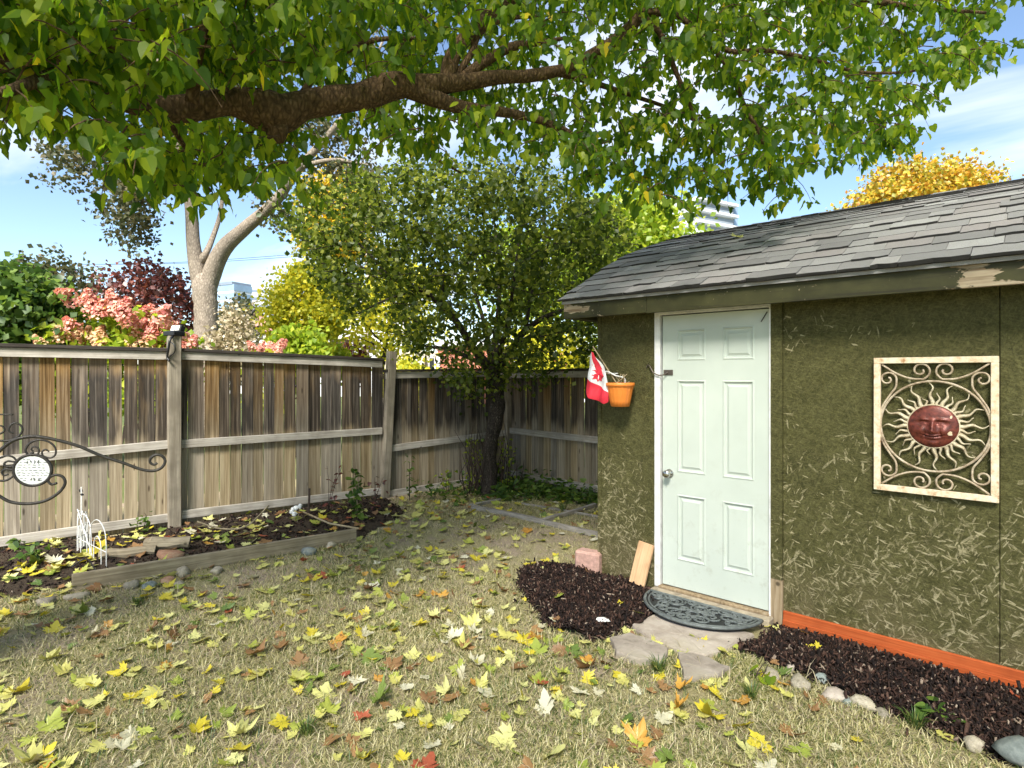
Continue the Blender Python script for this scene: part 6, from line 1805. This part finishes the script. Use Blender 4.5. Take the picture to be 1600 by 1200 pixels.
# creeping ground cover in the shaded corner
PP = []
while len(PP) < 1500:
    px, py = rng.uniform(640, 950), rng.uniform(752, 800)
    if py > np.interp(px, [640, 700, 780, 850, 950], [775, 792, 785, 785, 796]): continue
    if px < 770 and rng.random() < 0.75: continue
    p = gp(px, py); PP.append((p.x, p.y, float(hz(p.x, p.y)) + abs(rng.normal()) * 0.09))
PP = np.array(PP)
V, Fc = inst(leafv, leaff, PP, frames(rdir(len(PP)) * [1, 1, .4], rdir(len(PP)) * .7 + [0, 0, 1.]), rng.uniform(.5, 1.1, len(PP)) * 0.085)
tag(put(bpy.data.objects.new('ground_cover', np_mesh('ground_cover', V, Fc, M['leaf_green'], True))), 'dark green creeping plants along the shaded back fence', kind='stuff')

# fallen maple leaves
NF = 1600
names = list(FALL); wts = np.array([0.40, 0.12, 0.17, 0.06, 0.13, 0.03, 0.08, 0.01]); wts /= wts.sum()
fx, fy = [], []
clus = [gp(*q) for q in ((880, 1060), (800, 1020), (960, 1110), (760, 1110), (1080, 1110), (700, 960), (60, 900), (90, 880), (230, 850), (330, 845), (420, 830), (500, 825), (40, 930), (640, 870), (600, 900), (560, 950), (660, 800), (720, 800), (330, 960), (150, 960), (300, 1080), (520, 900), (420, 1010), (60, 1050), (160, 1150), (250, 1180), (620, 1130), (720, 860), (780, 790), (900, 800))]
while len(fx) < NF:
    if rng.random() < 0.45:
        c = clus[int(rng.integers(len(clus)))]; x, y = c.x + rng.normal() * 0.45, c.y + rng.normal() * 0.45
    else:
        x, y = rng.uniform(-7.3, 0.6), rng.uniform(-0.3, 6.6)
    X, Z = CA * x + SA * y, -SA * x + CA * y
    if Z < 2.25 or abs(X / Z) > 0.9 or x < -7.15 + 0.155 * (y - 1): continue
    if y > SV - 0.06 and x > SX0 - 0.05: continue
    if y > 6.4 - 0.15 * (x + 2.7): continue
    if (x - MC.x) ** 2 + (y - MC.y) ** 2 < 0.30 ** 2: continue
    d_ = hts[1](x, y)[1] + hts[2](x, y)[1]
    if d_ > 0.1 and rng.random() < 0.72: continue
    fx.append(x); fy.append(y)
fx, fy = np.array(fx), np.array(fy)
X, Z = CA * fx + SA * fy, -SA * fx + CA * fy
size = np.clip(0.036 + rng.gamma(3.0, 0.0135, NF), 0.036, 0.125)
colr = rng.choice(len(names), NF, p=wts)
fpx = 800 + F * X / Z; fpy = HY + F * CH / Z
vis = (fpx > 0) & (fpx < 1600) & (fpy < 1200)
big_i = np.argsort(np.where(vis, -size / Z, 9))[:300]
fm = [[np_mesh('fallen_leaf', *maple_leaf((0.15, 0.35, 0.6, 0.9, 0.5)[s], s * 7 + c), M['fallen ' + nm]) for s in range(5)] for c, nm in enumerate(names)]
isbig = np.zeros(NF, bool); isbig[big_i] = True
gz = np.array([float(ground_z(a, b)) for a, b in zip(fx, fy)])
onbed = np.array([float(bed_h(a, b)[1]) for a, b in zip(fx, fy)]) > 0.1
onm1 = np.array([float(hts[1](a, b)[1]) for a, b in zip(fx, fy)]) > 0.1
onm2 = np.array([float(hts[2](a, b)[1]) for a, b in zip(fx, fy)]) > 0.1
def where(i):
    if onm1[i]: return 'on the mulch heap left of the mat'
    if onm2[i]: return 'on the mulch strip by the base board'
    if onbed[i]: return 'in the bed before the fence post' if fpx[i] > 270 else 'in the bed near the wire edging'
    if fpx[i] > 1150: return 'on lawn by the mulch border stones'
    if fpx[i] > 930: return 'on lawn below the flagstones'
    if fpy[i] < 880: return 'on bare soil before the corner tree'
    if fpy[i] < 960: return ('on lawn near the edging board' if fpx[i] < 330 else 'on lawn right of the edging stones') if fpx[i] < 560 else 'on lawn left of the mulch heap'
    row = 'on front lawn' if fpy[i] > 1120 else ('on near lawn' if fpy[i] > 1030 else 'on mid lawn')
    if fpx[i] < 160: return row + ' below the iron hanger'
    if fpx[i] < 360: return row + ' below the solar light'
    if fpx[i] < 600: return row + ' below the leaning post'
    return row + ' below the corner tree'
ORD = ['leftmost', 'second from left', 'third from left', 'fourth from left', 'fifth from left', 'sixth from left', 'seventh from left', 'eighth from left', 'ninth from left', 'tenth from left'] + [q + ' from left' for q in ('eleventh', 'twelfth', 'thirteenth', 'fourteenth', 'fifteenth', 'sixteenth', 'seventeenth', 'eighteenth', 'nineteenth', 'twentieth')]
fam = {}
for i in np.where(isbig)[0]:
    sz_ = 'large' if size[i] > 0.088 else ('small' if size[i] < 0.068 else 'medium')
    fam.setdefault((sz_ + ' ' + names[colr[i]], where(i)), []).append(i)
for (desc, w_), mem in fam.items():
    mem = sorted(mem, key=lambda q: fpx[q])
    for k, i in enumerate(mem):
        o = bpy.data.objects.new('fallen_leaf', fm[colr[i]][i % 5]); put(o)
        o.location = (fx[i], fy[i], gz[i] + 0.012 + rng.uniform(0, 0.012)); o.rotation_euler = (rng.normal() * 0.30, rng.normal() * 0.30, rng.uniform(0, 6.28))
        s = size[i]; o.scale = (s * rng.uniform(.85, 1.1), s * rng.uniform(.75, 1.1), s)
        lab = (desc + ' fallen leaf ' + w_) if len(mem) == 1 else (ORD[min(k, 19)] + ' ' + desc + ' leaf ' + w_)
        tag(o, lab, 'leaf', desc + ' leaves ' + w_ if len(mem) > 1 else 'fallen maple leaves')
for c, nm in enumerate(names):
    ii = np.where(~isbig & (colr == c))[0]
    if not len(ii): continue
    tv, tf = maple_leaf(0.3, c + 40); n = len(ii)
    up_v = np.stack([rng.normal(size=n) * .35, rng.normal(size=n) * .35, np.ones(n)], -1)
    V, Fc = inst(tv, tf, np.stack([fx[ii], fy[ii], gz[ii] + 0.018], -1), frames(rdir(n) * [1, 1, .2], up_v), size[ii])
    tag(put(bpy.data.objects.new('leaf_litter', np_mesh('leaf_litter', V, Fc, M['fallen ' + nm]))), 'small ' + nm + ' fallen leaves littering the ground', kind='stuff')
# one leaf on the roof
p, td = along(1.12)
o = bpy.data.objects.new('fallen_leaf', fm[0][1]); put(o)
q = wallp(1152, 382, p.y); o.location = (q.x, p.y, p.z + 0.03); o.rotation_euler = (R(24), 0, 1.0); o.scale = (0.11, 0.11, 0.11)
tag(o, 'single pale yellow leaf lying on the shingle roof', 'leaf')
